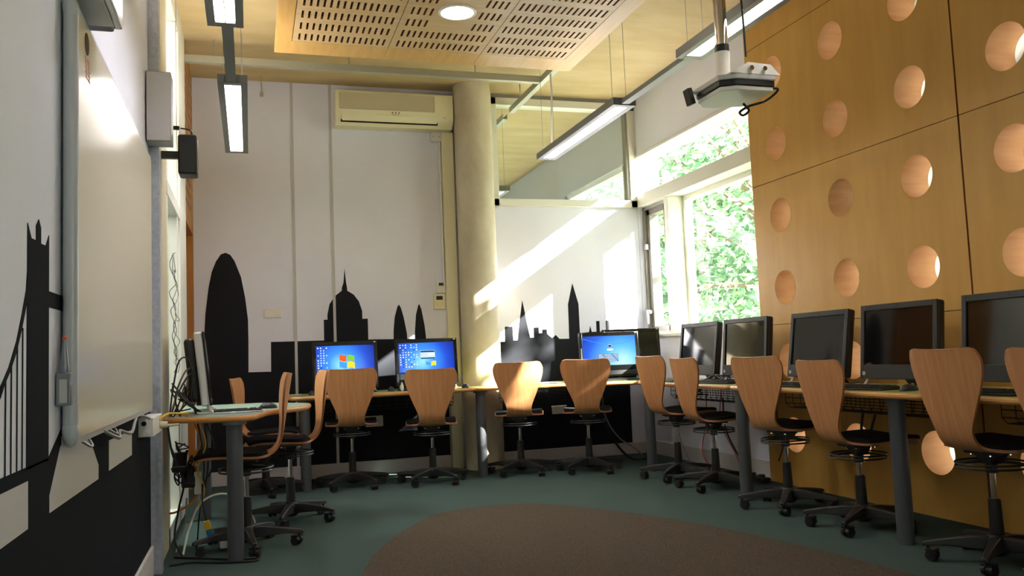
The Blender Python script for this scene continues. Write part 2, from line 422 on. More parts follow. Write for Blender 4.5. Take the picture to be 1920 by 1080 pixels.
# left glazed screen, added corridor behind it, door with perforated panel above
W4 = S(empty('window_4', (XG, 5.9, 0)))
o = lambda c, d, e, f, x0=-.08, x1=.0: (x0, x1, c-5.9, d-5.9, e, f)
f = MB()
f.box(*o(5.25, 5.33, 0, ZC)); f.box(*o(6.2, 6.78, 0, ZC, -.08, .004)); f.box(*o(5.25, 6.3, 3.36, ZC)); f.box(*o(5.25, 6.3, 0, .1)); f.box(*o(5.25, 6.3, 2.02, 2.1, -.08, .006))
f.box(*o(6.02, 6.08, 0, ZC))
f.build('window_frame', M['winf'], W4, bevel=.004)
MB().box(*o(5.33, 6.2, .1, 2.02, -.05, -.044)).build('pane', M['glass'], W4, smooth=0)
MB().box(*o(5.33, 6.2, 2.1, 3.36, -.05, -.044)).build('pane', M['glass'], W4, smooth=0)
w = MB().use(M['wallw']); w.box(-2.1, -2.0, 4.0, YB+.12, 0, ZC); w.box(-2.1, -.62, 4.0, 4.1, 0, ZC); w.box(-2.1, -.62, YB, YB+.12, 0, ZC)  # corridor walls added to keep daylight from flooding through the glass
S(w.build('wall_added_corridor', smooth=0))
# plywood panel above the door: drilled with small holes
pn = MB()
ya_, yb_ = 6.78, YB; za_, zb_ = 2.17, ZC
cols = [6.86+.075*i for i in range(11)]; rows = [2.3+.095*i for i in range(13)]
yc = sorted([ya_, yb_]+[c+d for c in cols for d in (-.016, .016)]); zc = sorted([za_, zb_]+[r+d for r in rows for d in (-.016, .016)])
pn.use(M['door'])
for a, b_ in zip(yc, yc[1:]):
    for c, d in zip(zc, zc[1:]):
        hole = abs((b_-a)-.032) < 1e-4 and abs((d-c)-.032) < 1e-4
        if not hole: pn.quad((XG, a, c), (XG, b_, c), (XG, b_, d), (XG, a, d))
pn.use(M['dark']); pn.box(XG-.05, XG-.02, ya_, yb_, za_, zb_)
pn.use(M['door']); pn.box(XG-.02, XG-.0005, ya_, yb_, za_-.02, za_)
S(pn.build('wall_left_panel', smooth=0, fix=False))
D1 = S(empty('door_1', (XG-.06, 7.25, 0)))
MB().box(-.04, 0, -.43, .43, .01, 2.13).build('door_leaf', M['door'], D1, bevel=.003)
f = MB(); f.box(-.06, .06, -.47, -.43, 0, 2.15); f.box(-.06, .06, .43, .46, 0, 2.15); f.box(-.06, .06, -.47, .46, 2.13, 2.15); f.build('door_frame', M['door'], D1)
h = MB(); h.cyl((0, -.36, 1.02), (.05, -.36, 1.02), .01); h.cyl((.05, -.37, 1.02), (.05, -.24, 1.02), .01); h.build('door_handle', M['alu'], D1)
# brown door in the wall behind the camera
D2 = S(empty('door_2', (1.6, YN, 0)))
MB().box(-.45, .45, 0, .04, .01, 2.1).build('door_leaf', M['door'], D2, bevel=.003)
MB().box(-.38, -.26, .04, .09, 1.0, 1.025).build('door_handle', M['alu'], D2, bevel=.003)

# round concrete column
S(MB().cyl((2.02, 7.54, 0), (2.02, 7.54, ZC), .176, n=48).build('column', M['conc']))

# oval brown carpet let into the floor
prof = [(5.62, 0), (5.6, .16), (5.55, .29), (5.45, .405), (5.345, .48), (5.1, .635), (4.885, .755), (4.5, .91), (4.11, 1.02), (3.5, 1.14), (3.0, 1.19), (2.4, 1.2), (1.8, 1.14), (1.2, 1.0), (.7, .76), (.35, .46), (.22, .25), (.17, 0)]
pts = []
for i in range(0, 400):
    t = i/399; y = 5.62-5.45*(.5-.5*math.cos(PI*t)); pts.append((y, interp(-y, [(-a, c) for a, c in prof])))
poly = [(1.5+hw, y) for y, hw in pts]+[(1.5-hw, y) for y, hw in reversed(pts[1:-1])]
r = MB().prism(poly, lambda p: (p[0]-1.5, p[1]-3, 0), lambda p: (p[0]-1.5, p[1]-3, .004)).build('oval_rug', M['rug'], loc=(1.5, 3, 0.0005), smooth=0)
tag(r, 'large brown oval carpet lying in the middle of the teal floor', 'carpet')

# ------------------------------------------------------------------ murals
BL = [(-.437, .96), (-.374, .957), (-.371, 1.274), (-.36, 1.456), (-.332, 1.685), (-.304, 1.823), (-.268, 1.915), (-.229, 1.975), (-.189, 1.989), (-.15, 1.97), (-.115, 1.914), (-.064, 1.774), (-.032, 1.587), (-.012, 1.401), (-.011, 1.217), (-.015, .95), (.173, .947), (.176, 1.205), (.63, 1.203), (.631, 1.387), (.664, 1.387), (.664, 1.431), (.685, 1.526), (.734, 1.597), (.796, 1.644), (.796, 1.668), (.812, 1.716), (.824, 1.846), (.835, 1.715), (.843, 1.662), (.843, 1.643), (.899, 1.608), (.945, 1.545), (.972, 1.458), (.972, 1.387), (1.02, 1.387), (1.02, 1.199), (1.249, 1.195), (1.251, 1.271), (1.264, 1.392), (1.292, 1.489), (1.307, 1.509), (1.325, 1.474), (1.347, 1.39), (1.372, 1.243), (1.374, 1.194), (1.445, 1.192), (1.447, 1.266), (1.461, 1.412), (1.484, 1.495), (1.494, 1.51), (1.513, 1.46), (1.538, 1.312), (1.549, 1.191), (1.74, 1.188), (1.74, .12), (-.437, .12)]
BR = [(2.246, .11), (2.246, 1.135), (2.306, 1.135), (2.308, 1.277), (2.384, 1.277), (2.386, 1.146), (2.431, 1.145), (2.454, 1.312), (2.49, 1.525), (2.516, 1.386), (2.538, 1.258), (2.555, 1.165), (2.594, 1.165), (2.595, 1.261), (2.644, 1.261), (2.644, 1.204), (2.681, 1.204), (2.682, 1.238), (2.726, 1.238), (2.729, 1.197), (2.771, 1.159), (2.782, 1.159), (2.816, 1.184), (2.852, 1.145), (2.953, 1.143), (2.956, 1.479), (3.01, 1.682), (3.065, 1.477), (3.066, 1.195), (3.16, 1.2), (3.177, 1.261), (3.19, 1.202), (3.241, 1.202), (3.242, 1.306), (3.276, 1.306), (3.276, 1.202), (3.343, 1.202), (3.344, 1.309), (3.379, 1.309), (3.379, 1.206), (3.468, 1.205), (3.473, 1.305), (3.478, 1.205), (3.57, 1.203), (3.565, .11)]
def back_mural(poly, label):
    x0 = sum(p[0] for p in poly)/len(poly)
    # the vinyl stops either side of the seam strips
    o = MB().prism(poly, lambda p: (p[0]-x0, 0, p[1]), lambda p: (p[0]-x0, -.0015, p[1])).build('skyline_mural', M['vinyl'], loc=(x0, YB-.0002, 0), smooth=0)
    tag(o, label, 'mural')
back_mural(BL, 'black city skyline silhouette with rounded tower and dome, on the wall under the air conditioner')
back_mural(BR, 'black city skyline silhouette with spire and clock tower, on the wall below the internal window')
mu = MB()
P2 = lambda poly, x0, x1: mu.prism(poly, lambda p: (x0, p[0], p[1]), lambda p: (x1, p[0], p[1]))
a, b_ = 0, .0015
P2([(2.152, .79), (2.37, .79), (2.369, 1.349), (2.335, 1.318), (2.284, 1.316), (2.283, 1.354), (2.261, 1.372), (2.235, 1.352), (2.236, 1.317), (2.189, 1.316), (2.154, 1.346)], a, b_)
P2([(2.156, 1.246), (2.143, 1.19), (2.107, 1.134), (2.063, 1.074), (2.001, 1.017), (1.943, .98), (1.888, .955), (1.7, .91), (1.7, .89), (1.889, .932), (1.944, .957), (1.974, .984), (2.014, 1.009), (2.064, 1.051), (2.107, 1.101), (2.152, 1.165)], a, b_)
for y in (1.78, 1.83, 1.88, 1.93, 1.98, 2.024, 2.071, 2.116): mu.box(a, b_, y-.0035, y+.0035, .795, interp(y, [(1.7, .9), (1.889, .94), (1.974, .987), (2.014, 1.01), (2.064, 1.055), (2.107, 1.105)]))
mu.box(a, b_, 2.365, 2.62, 1.168, 1.208)
P2([(1.2, .8), (2.37, .795), (2.506, .851), (2.7, .9), (4.61, .93), (4.61, .142), (1.2, .142)], a, b_)
LM = mu.build('bridge_mural', M['vinyl'], loc=(XL+.0002, 0, 0), smooth=0)
tag(LM, 'black suspension bridge silhouette with tower and cables, on the wall by the whiteboard', 'mural')
def wp(poly):
    m = MB(); m.prism(poly, lambda p: (.0014, p[0], p[1]), lambda p: (.0026, p[0], p[1]))
    tag(m.build('pale_panel', M['vwhite'], LM, smooth=0), 'pale shape between the black bridge parts')
wp([(2.507, .814), (2.915, .806), (3.087, .7), (3.087, .655), (2.379, .66), (2.378, .702)])
wp([(3.307, .761), (3.911, .755), (3.908, .652), (3.305, .656)])
wp([(1.3, .771), (2.161, .765), (2.163, .66), (1.3, .66)])

# ------------------------------------------------------------------ ceiling raft, beams, lamps
def slot_panel(x0, x1, y0, y1, slots, zb, thick):
    mb = MB().use(M['raft'])
    xs_ = sorted({x0, x1} | {s[0] for s in slots} | {s[1] for s in slots}); ys_ = sorted({y0, y1} | {s[2] for s in slots} | {s[3] for s in slots})
    key = lambda v: round(v, 5); hole = {(key(s[0]), key(s[2])) for s in slots}
    idx = {}
    for i, (xa, xb) in enumerate(zip(xs_, xs_[1:])):
        for ya, yb in zip(ys_, ys_[1:]):
            if (key(xa), key(ya)) in hole: continue
            mb.quad((xa, ya, zb), (xb, ya, zb), (xb, yb, zb), (xa, yb, zb))
    for xa, xb, ya, yb in slots:
        mb.use(M['plyedge'])
        for p, q in (((xa, ya), (xb, ya)), ((xb, ya), (xb, yb)), ((xb, yb), (xa, yb)), ((xa, yb), (xa, ya))):
            mb.quad((*p, zb), (*q, zb), (*q, zb+thick), (*p, zb+thick))
    mb.use(M['slot']); mb.box(x0, x1, y0, y1, zb+thick, zb+thick+.012)
    return mb
K, ZR = .942, 3.12
RF = empty('ceiling_raft', (1.34*K, 4.2*K, ZR))
tag(RF, 'slatted plywood acoustic panel raft hung under the ceiling', 'ceiling panel')
px = [.312, .985, 1.675, 2.343]; ye, yf = 5.955, 2.15
for i in range(3):
    xa, xb = px[i]+.002, px[i+1]-.002
    n = 15; pitch = .0415; x_s = (xa+xb)/2-7*pitch; sl = []
    for r_ in range(19):
        yc_ = 5.86-.196*r_
        if yc_ < yf+.1: break
        for c in range(n):
            if i == 1 and r_ in (2, 3, 4) and 4 <= c <= 10: continue
            x = x_s+c*pitch; sl.append((x-.0075-1.34, x+.0075-1.34, yc_-.058-4.2, yc_+.058-4.2))
    slot_panel(xa-1.34, xb-1.34, yf-4.2, ye-4.2, sl, 0, .018).build('slotted_panel', parent=RF, smooth=0, fix=False)
bd = MB()
bd.box(.2-1.34, .31-1.34, yf-.25-4.2, 6.2-4.2, 0, .03); bd.box(2.345-1.34, 2.475-1.34, yf-.25-4.2, 6.2-4.2, 0, .03)
for xa, xb in ((.31, .984), (.986, 1.674), (1.676, 2.345)):
    bd.box(xa-1.34, xb-1.34, ye+.002-4.2, 6.2-4.2, 0, .03); bd.box(xa-1.34, xb-1.34, yf-.25-4.2, yf-.002-4.2, 0, .03)
bd.build('border', M['raftb'], RF, smooth=0)
for x in (.5, 2.2):
    for y in (2.6, 5.6): MB().cyl((x-1.34, y-4.2, .03), (x-1.34, y-4.2, ZC-ZR), .006, n=8).build('hanger', M['grey'], RF)
for ch in RF.children:
    for v in ch.data.vertices: v.co.x *= K; v.co.y *= K
DL = empty('recessed_downlight', (1.325*K, 5.235*K, ZR)); tag(DL, 'round recessed downlight glowing white in the slatted ceiling raft', 'ceiling light')
MB().lathe([(.098, -.001), (.12, -.001), (.12, -.006), (.1, -.009), (.098, -.001)], n=40, caps=False).build('trim_ring', M['whitep'], DL)
MB().lathe([(.001, -.0035), (.099, -.0035), (.099, -.002), (.001, -.002)], n=40).build('diffuser', M['down'], DL, smooth=0)

# galvanised tray under the ceiling: cross run and lengthwise run
def beam_obj(name, a, b_, label, wd=.05, hgt=.055):
    a = Vector(a); b_ = Vector(b_); d = (b_-a); L = d.length; rz = math.atan2(d.y, d.x)
    m = MB(); m.box(0, L, -wd/2, wd/2, 0, .006); m.box(0, L, -wd/2, -wd/2+.004, .006, hgt); m.box(0, L, wd/2-.004, wd/2, .006, hgt)
    o = m.build(name, M['steelb'], loc=a, rz=rz, smooth=0)
    tag(o, label, 'cable tray'); return o
t = beam_obj('cable_tray', (XG, 6.77, 3.335), (2.42, 6.77, 3.335), 'long galvanised cable tray crossing under the ceiling in front of the back wall')
for x in (.22, 1.25, 2.3): MB().cyl((x, 0, .03), (x, 0, ZC-3.335), .005, n=8).build('hanger', M['steelb'], t)
t = beam_obj('cable_tray', (2.45, 6.2, 3.335), (2.45, 7.68, 3.335), 'short galvanised tray running from the internal window towards the raft')
for x in (.3, 1.2): MB().cyl((x, 0, .03), (x, 0, ZC-3.335), .005, n=8).build('hanger', M['steelb'], t)
t = beam_obj('cable_tray', (2.45, 7.9, 3.335), (2.45, 9.5, 3.335), 'galvanised tray in the next room, seen through the internal window')
MB().cyl((.8, 0, .03), (.8, 0, ZC-3.335), .005, n=8).build('hanger', M['steelb'], t)
m = MB(); m.cyl((.13, 7.55, 3.36), (.13, 7.55, ZC), .006, n=8); m.box(.115, .145, 7.5, 7.6, 3.35, 3.37)
tag(m.build('ceiling_bracket', M['steelb']), 'small metal hanger bracket dropping from the ceiling above the first wall seam', 'bracket')

def strip_light(y0, y1, x, label, lamp, group=None):
    L = y1-y0; wd = .165; H = .05
    r = empty('strip_light', (x, y0, 2.62)); tag(r, label, 'ceiling light', 'suspended strip lights')
    h = MB(); hw = wd/2; g = .045      # housing with an open louvre slot below
    h.box(-hw, -g, 0, L, 0, H); h.box(g, hw, 0, L, 0, H); h.box(-g, g, 0, .05, 0, H); h.box(-g, g, L-.05, L, 0, H); h.box(-g, g, .05, L-.05, H-.008, H)
    h.build('housing', M['fix'], r, bevel=.002)
    MB().box(-g, g, .05, L-.05, .03, .04).build('diffuser', lamp, r, smooth=0)
    lv = MB(); n = int((L-.1)/.03)
    for i in range(1, n): lv.box(-g, g, .05+i*(L-.1)/n-.0012, .05+i*(L-.1)/n+.0012, .002, .024)
    lv.box(-.002, .002, .05, L-.05, .002, .024)
    lv.build('louvre', M['whitep'], r, smooth=0)
    MB().box(-.035, .035, .1, L-.1, H+.001, H+.004).build('added_uplight', M['up'] if x < 1 else M['upr'], r, smooth=0)  # glowing strip added on top of the housing to brighten the ceiling
    for y in (.08, L-.08):
        wr = MB()
        for dx in (-.05, .05): wr.cyl((dx, y, H), (dx, y, ZC-2.62), .0016, n=6)
        wr.build('suspension_wire', M['grey'], r)
    return r
strip_light(5.0, 6.69, -.073, 'suspended strip light nearer the back wall, over the left wall side', M['lamp'])
strip_light(2.49, 4.165, -.088, 'suspended strip light at the top edge, over the whiteboard side', M['lamp'])
strip_light(5.03, 6.6, 2.39, 'suspended strip light hanging in front of the internal window', M['lampr'])
strip_light(2.4, 4.154, 2.385, 'suspended strip light passing behind the projector pole', M['lampr'])
strip_light(7.9, 9.6, 2.39, 'strip light in the next room, seen through the internal window', M['lampr'])
def link(y0, y1, x, label):
    m = MB(); m.box(-.027, .027, 0, y1-y0, 0, .03); m.box(-.035, .035, 0, .03, .03, .036); m.box(-.035, .035, y1-y0-.03, y1-y0, .03, .036)
    tag(m.build('light_track', M['fix'], loc=(x, y0, 2.625)), label, 'light track')
link(4.165, 5.0, -.08, 'straight grey track joining the two strip lights above the whiteboard side')
link(4.154, 5.03, 2.39, 'straight grey track joining the two strip lights beside the window')
c = MB(); c.tube([(2.445, 6.55, 3.345), (2.445, 6.55, 3.1), (2.43, 6.55, 2.85), (2.42, 6.53, 2.67)], .009)
tag(c.build('light_cable', M['whitep']), 'white cable dropping from the short tray to the strip light by the internal window', 'cable')
c = MB(); c.tube([(2.445, 8.3, 3.345), (2.44, 8.3, 3.1), (2.42, 8.25, 2.85), (2.41, 8.2, 2.67)], .009)
tag(c.build('light_cable', M['whitep']), 'white cable to the strip light in the next room', 'cable')

# ------------------------------------------------------------------ back wall fittings
A = empty('air_conditioner', (1.295, YB, 3.12)); tag(A, 'long cream wall air conditioner mounted high beside the concrete column', 'air conditioner')
pr = [(0, 0), (-.13, 0), (-.19, .05), (-.205, .1), (-.205, .29), (-.19, .312), (0, .312)]
MB().prism(pr, lambda p: (-.538, p[0], p[1]), lambda p: (.538, p[0], p[1])).build('casing', M['acc'], A, bevel=.008)
MB().box(-.5, .36, -.212, -.2, .135, .285).build('front_grille', M['acg'], A, bevel=.003)
m = MB(); m.add([(-.48, -.186, .036), (.38, -.186, .036), (.38, -.205, .085), (-.48, -.205, .085), (-.48, -.196, .03), (.38, -.196, .03), (.38, -.214, .083), (-.48, -.214, .083)], [(0, 1, 2, 3), (7, 6, 5, 4), (0, 4, 5, 1), (1, 5, 6, 2), (2, 6, 7, 3), (3, 7, 4, 0)])
m.build('air_flap', M['acc'], A)
m = MB(); m.add([(-.49, -.172, .022), (.39, -.172, .022), (.39, -.194, .04), (-.49, -.194, .04), (-.49, -.165, .026), (.39, -.165, .026), (.39, -.188, .044), (-.49, -.188, .044)], [(0, 1, 2, 3), (7, 6, 5, 4), (0, 4, 5, 1), (1, 5, 6, 2), (2, 6, 7, 3), (3, 7, 4, 0)])
m.build('outlet_slot', M['dark'], A)
for x in (-.03, 0, .03): MB().box(x-.005, x+.005, -.2085, -.204, .108, .122).build('indicator_light', M['plyedge'], A)
m = MB()
for i in range(8): m.box(-.03+i*.008, -.025+i*.008, -.208, -.204, .095, .101)
m.box(.44, .462, -.2075, -.203, .085, .093); m.build('printed_mark', M['acg'], A)
m = MB(); m.box(-.055, .055, -.06, 0, 0, 3.118)
t = m.build('pipe_trunking', M['acc'], loc=(1.80, YB, .001), bevel=.006); tag(t, 'tall cream pipe trunking running from the air conditioner to the floor', 'trunking')
def wallbox(name, x0, x1, z0, z1, d, m_, label, cat, extra=None, y=YB):
    r = empty(name, ((x0+x1)/2, y, (z0+z1)/2)); tag(r, label, cat)
    w_, h_ = (x1-x0)/2, (z1-z0)/2
    MB().box(-w_, w_, -d, 0, -h_, h_).build('plate', m_, r, bevel=.004)
    if extra: extra(r, w_, h_, d)
    return r
def sw(r, w_, h_, d):
    for s_ in (-.5, .5): MB().box(s_*w_-.3*w_, s_*w_+.3*w_, -d-.004, -d, -.5*h_, .5*h_).build('rocker', M['whitep'], r, bevel=.001)
wallbox('light_switch', .122, .269, 1.415, 1.49, .012, M['whitep'], 'white double wall plate between the rounded tower and the dome silhouette', 'light switch', sw)
def th(r, w_, h_, d):
    MB().box(-.55*w_, .55*w_, -d-.001, -d, .25*h_, .75*h_).build('display', M['bezel'], r)
wallbox('thermostat', 1.627, 1.735, 1.455, 1.596, .025, M['acc'], 'cream thermostat with grey display, beside the pipe trunking', 'thermostat', th)
wallbox('controller', 1.661, 1.743, 1.605, 1.715, .02, M['whitep'], 'small white controller with dark display, just above the thermostat', 'controller', th)
def so(r, w_, h_, d):
    for s_ in (-.5, .5):
        m = MB()
        for dx, dz in ((0, .012), (-.012, -.008), (.012, -.008)): m.box(s_*w_+dx-.003, s_*w_+dx+.003, -d-.001, -d, dz-.004, dz+.004)
        m.build('pin_holes', M['dark'], r)
wallbox('wall_socket', .976, 1.13, .42, .515, .02, M['whitep'], 'white double wall socket low on the black skyline behind the swivel chairs', 'socket', so)
wallbox('wall_socket', 2.74, 2.89, .43, .51, .02, M['whitep'], 'white double wall socket below the clock tower silhouette under the desk', 'socket', so)
def jb(r, w_, h_, d):
    for s_ in (-.6, .6): MB().cyl((s_*w_, -d-.002, 0), (s_*w_, -d, 0), .005, n=10).build('screw', M['plyedge'], r)
wallbox('junction_box', 1.649, 1.744, 3.03, 3.117, .05, M['wallw'], 'small white junction box under the right end of the air conditioner', 'junction box', jb)
c = MB(); c.cyl((1.73, YB-.015, 1.716), (1.73, YB-.015, 3.03), .012, n=10)
tag(c.build('wall_conduit', M['wallw']), 'thin white conduit from the junction box down to the small controller', 'conduit')

# ------------------------------------------------------------------ left wall fittings
WB = empty('whiteboard', (XL, 3.42, .825)); tag(WB, 'large interactive whiteboard with rounded grey frame on the near left wall', 'whiteboard')
bx, bl, bh = .045, 1.84, 1.19     # frame front at X = XL + .045
for (yA, yBd) in ((-.915, .92),):
    fr = MB()
    rr = .019
    fr.tube([(bx-rr, yA, -.005+rr), (bx-rr, yA, bh-rr)], rr, n=20, smooth=0)
    fr.tube([(bx-rr, yBd, -.005+rr), (bx-rr, yBd, bh-rr)], .014, n=16, smooth=0)
    fr.box(.004, bx-.006, yA, yBd, -.012, .012); fr.box(.004, bx-.006, yA, yBd, bh-.02, bh+.004)
    fr.build('frame', M['wbf'], WB)
for z, nm in ((.0, 0), (bh, 1)):
    k = MB(); k.ball((bx-rr, -.915, .022 if z == 0 else bh-.022), .0215, .0215, .04); k.build('corner_cap', M['wbf'], WB)
MB().box(bx-.03, bx-.004, -.91, .915, .005, bh-.01).build('writing_surface', M['board'], WB, smooth=0)
MB().box(.001, bx-.031, -.8, .8, .08, bh-.08).build('back_panel', M['lgrey'], WB, smooth=0)
m = MB(); m.cyl((bx-.004, -.77, 1.125), (bx-.0025, -.77, 1.125), .032, n=28); k = m.build('printed_mark', M['brown'], WB)
m = MB()
for i in range(5):
    for j in range(2): m.box(bx-.004, bx-.0028, -.80+.04*j+.004*i, -.775+.04*j+.004*i, 1.075-.013*i, 1.082-.013*i)
m.build('printed_mark', M['pink'], WB)
for y in (-.78, -.3): MB().tube([(bx-.02, y, -.01), (bx, y+.03, -.03), (bx, y+.07, -.03), (bx-.02, y+.1, -.005)], .004).build('hook', M['alu'], WB)
# pen holder with a pen
H = empty('pen_holder', (XL+.021, 2.468, .918)); tag(H, 'narrow grey pen holder clipped to the near edge of the whiteboard', 'pen holder')
m = MB(); m.prism([(-.018, -.03), (.018, -.03), (.018, 0), (-.018, 0)], lambda p: (p[0], p[1], 0), lambda p: (p[0], p[1], .085)); m.build('tray', M['pen'], H, bevel=.004)
MB().box(-.009, .009, -.0312, -.03, .008, .068).build('printed_strip', M['lgrey'], H)
p_ = MB().use(M['pen']); p_.lathe([(.011, 0), (.012, .012), (.01, .03), (.005, .08), (.004, .086)], n=16); p_.use(M['redp']); p_.ball((0, 0, .09), .006, .006, .006)
tag(p_.build('stylus_pen', loc=(XL+.021, 2.452, 1.0031)), 'grey stylus pen with orange tip standing in the whiteboard pen holder', 'pen')
# sensor bar above the board
m = empty('board_speaker', (XL+.0, 2.68, 2.045)); tag(m, 'black and silver speaker unit on top of the whiteboard corner', 'speaker')
MB().box(.0, .095, -.2, .12, .0, .14).build('housing', M['blackp'], m, bevel=.008)
MB().box(.095, .12, -.19, .11, .006, .13).build('front_cover', M['silver'], m, bevel=.006)
MB().box(.03, .1, -.13, .06, -.004, .001).build('base_plate', M['lgrey'], m)
# steel stud
m = MB(); m.box(XL-.02, XL+.05, 4.62, 4.624, 0, ZC); m.box(XL+.046, XL+.05, 4.624, 4.70, 0, ZC); m.box(XL+.032, XL+.05, 4.614, 4.62, 0, ZC); m.box(XL-.02, XL-.012, 4.612, 4.62, 0, ZC)
tag(m.build('steel_stud', M['galv'], smooth=0), 'full height galvanised steel stud at the end of the whiteboard wall', 'steel stud')
G = empty('grey_control_box', (-.405, 4.5, 2.1)); tag(G, 'tall grey metal control box fixed to the steel stud beside the whiteboard', 'control box')
MB().box(-.07, .045, -.02, .11, .035, .39).build('casing', M['grey'], G, bevel=.003)
MB().box(-.068, .043, -.024, -.02, .038, .387).build('cover', M['lgrey'], G, bevel=.002)
K = empty('wall_speaker', (-.30, 4.95, 2.06)); tag(K, 'small black wall speaker on a bracket beside the grey control box', 'speaker')
MB().box(-.06, .04, -.07, .07, .0, .22).build('cabinet', M['blackp'], K, bevel=.012)
m = MB(); m.box(-.15, -.055, -.01, .01, .26, .28); m.tube([(-.05, 0, .27), (.0, 0, .26), (.01, 0, .23), (.0, 0, .215)], .004); m.box(-.15, -.055, .0, .03, .1, .14)
m.build('bracket', M['blackp'], K)
X_ = empty('cable_outlet_box', (XL, 4.2, .705)); tag(X_, 'white cable outlet box at the lower far corner of the whiteboard', 'outlet box')
MB().box(0, .065, -.07, .3, 0, .085).build('casing', M['whitep'], X_, bevel=.004)
MB().cyl((.025, -.073, .06), (.025, -.069, .06), .011, n=16).build('socket', M['dark'], X_)
m = MB(); m.cyl((.065, .2, .035), (.1, .2, .035), .016, n=14); m.cyl((.1, .2, .03), (.15, .2, .033), .006, n=10); m.build('plug', M['cream'], X_)
c = MB(); c.tube([(XL+.066, 4.38, .765), (XL+.1, 4.42, .79), (XL+.14, 4.55, .782), (XL+.16, 4.7, .776), (XL+.16, 4.85, .752), (XL+.12, 5.05, .749)], .005)
tag(c.build('yellow_cable', M['yellow']), 'short yellow cable from the white outlet box onto the left desk', 'cable')
c = MB(); c.tube([(XL+.03, 2.9, .83), (XL+.05, 3.2, .775), (XL+.03, 3.35, .79), (XL+.05, 3.5, .77), (XL+.04, 3.7, .8), (XL+.03, 3.9, .815), (XL+.05, 4.1, .79)], .006)
tag(c.build('board_cable', M['grey']), 'grey cable looping below the whiteboard towards the outlet box', 'cable')
# wire tangle on the glazed screen
c = MB()
rnd = random.Random(3)
for s_ in range(3):
    pts = []; z = .98
    while z < 1.72:
        pts.append((XG+.012+rnd.uniform(0, .03), 5.2+rnd.uniform(0, .42), z)); z += rnd.uniform(.02, .07)
    c.tube(pts, .0022, n=5)
tag(c.build('wire_decoration', M['darkgrey']), 'thin dark wire tangle hanging on the glazed screen beside the steel stud', 'wire decoration')

# ------------------------------------------------------------------ desks
def desk(poly, label, legs, top, tray=None, rad=.016):
    cx = sum(p[0] for p in poly)/len(poly); cy = sum(p[1] for p in poly)/len(poly)
    r = empty('computer_desk', (cx, cy, 0)); tag(r, label, 'desk', 'computer desks')
    q = []                                            # round the corners
    n = len(poly)
    for i in range(n):
        p0, p1, p2 = (Vector((*poly[(i+k) % n], 0)) for k in (-1, 0, 1))
        d0 = (p0-p1); d2 = (p2-p1); k = min(rad, d0.length*.45, d2.length*.45); a = p1+d0.normalized()*k; b = p1+d2.normalized()*k
        for t in (0, .25, .5, .75, 1): v = a*(1-t)**2+p1*2*t*(1-t)+b*t*t; q.append((v.x-cx, v.y-cy))
    MB().prism(q, lambda p: (*p, .717), lambda p: (*p, .738)).build('core', M['edge'], r)
    # edge band: outline offset outwards, rounded section
    pts = [Vector((*p, .7295)) for p in q]
    MB().tube(pts, .0155, n=10, closed=True, smooth=0).build('edge_band', M['edge'], r)
    MB().prism(q, lambda p: (*p, .738), lambda p: (*p, .7455)).build('tabletop', top, r, smooth=0)
    for (x, y) in legs:
        m = MB(); m.lathe([(.041, 0), (.041, .7), (.06, .7), (.06, .7165)], (x-cx, y-cy, 0), n=28); m.build('leg', M['darkgrey'], r)
    if tray:
        a, b = Vector((*tray[0], 0)), Vector((*tray[1], 0)); d = (b-a); L = d.length; d.normalize(); nn = Vector((-d.y, d.x, 0)); m = MB()
        P = lambda u, v, z: (a+d*u+nn*v+Vector((-cx, -cy, z)))
        prof = [(-.08, .70), (-.08, .63), (-.05, .6), (.05, .6), (.08, .63), (.08, .70)]
        for v, z in prof+[(-.08, .665), (.08, .665), (0, .6)]: m.tube([P(0, v, z), P(L, v, z)], .0028, n=6, smooth=0)
        k = int(L/.075)
        for i in range(k+1): m.tube([P(L*i/k, v, z) for v, z in prof], .0022, n=5, smooth=0)
        for u in (.1, L-.1): m.box(*[c for pair in zip(P(u-.01, -.085, .7), P(u+.01, .085, .7165)) for c in sorted(pair)])
        m.build('cable_basket', M['blackp'], r, smooth=60)
    return r
desk([(-.43, 4.90), (-.17, 4.73), (.0, 4.70), (.10, 5.15), (.32, 5.45), (.37, 5.78), (.10, 6.2), (-.43, 6.3)], 'green corner desk with wood edge and glare in its top colour standing by the left glazed screen', [(-.084, 4.745), (-.3, 6.1)], M['deskb'], rad=.07)
desk([(.3, 6.95), (.98, 6.9), (1.78, 6.97), (1.78, 7.38), (1.72, 7.62), (.3, 7.62)], 'green topped desk under the dome silhouette on the back wall', [(.411, 7.03)], M['desk'], ((.55, 7.22), (1.65, 7.22)))
desk([(1.815, 6.97), (2.45, 6.93), (2.75, 6.86), (3.18, 6.62), (3.62, 6.62), (3.62, 7.6), (2.27, 7.6), (2.22, 7.33), (1.815, 7.33)], 'green topped desk between the concrete column and the window corner', [(1.86, 7.03)], M['desk'], ((2.1, 7.2), (2.75, 7.2)))
desk([(3.63, 6.585), (3.13, 6.585), (3.07, 5.9), (3.045, 5.047), (3.63, 5.047)], 'green topped desk standing below the large window', [(3.18, 6.52)], M['desk'], ((3.38, 6.35), (3.38, 5.25)))
desk([(3.63, 5.012), (3.05, 5.012), (3.035, 4.3), (3.005, 3.6), (3.0, 3.285), (3.63, 3.285)], 'green topped desk along the holed plywood wall, next after the window', [(3.09, 4.965), (3.074, 3.53)], M['desk'], ((3.36, 4.75), (3.36, 3.5)))
desk([(3.63, 3.25), (3.005, 3.25), (3.0, 2.3), (3.0, 1.3), (3.63, 1.3)], 'nearest green topped desk along the holed plywood wall', [(3.08, 1.42)], M['desk'], ((3.36, 3.1), (3.36, 1.5)))

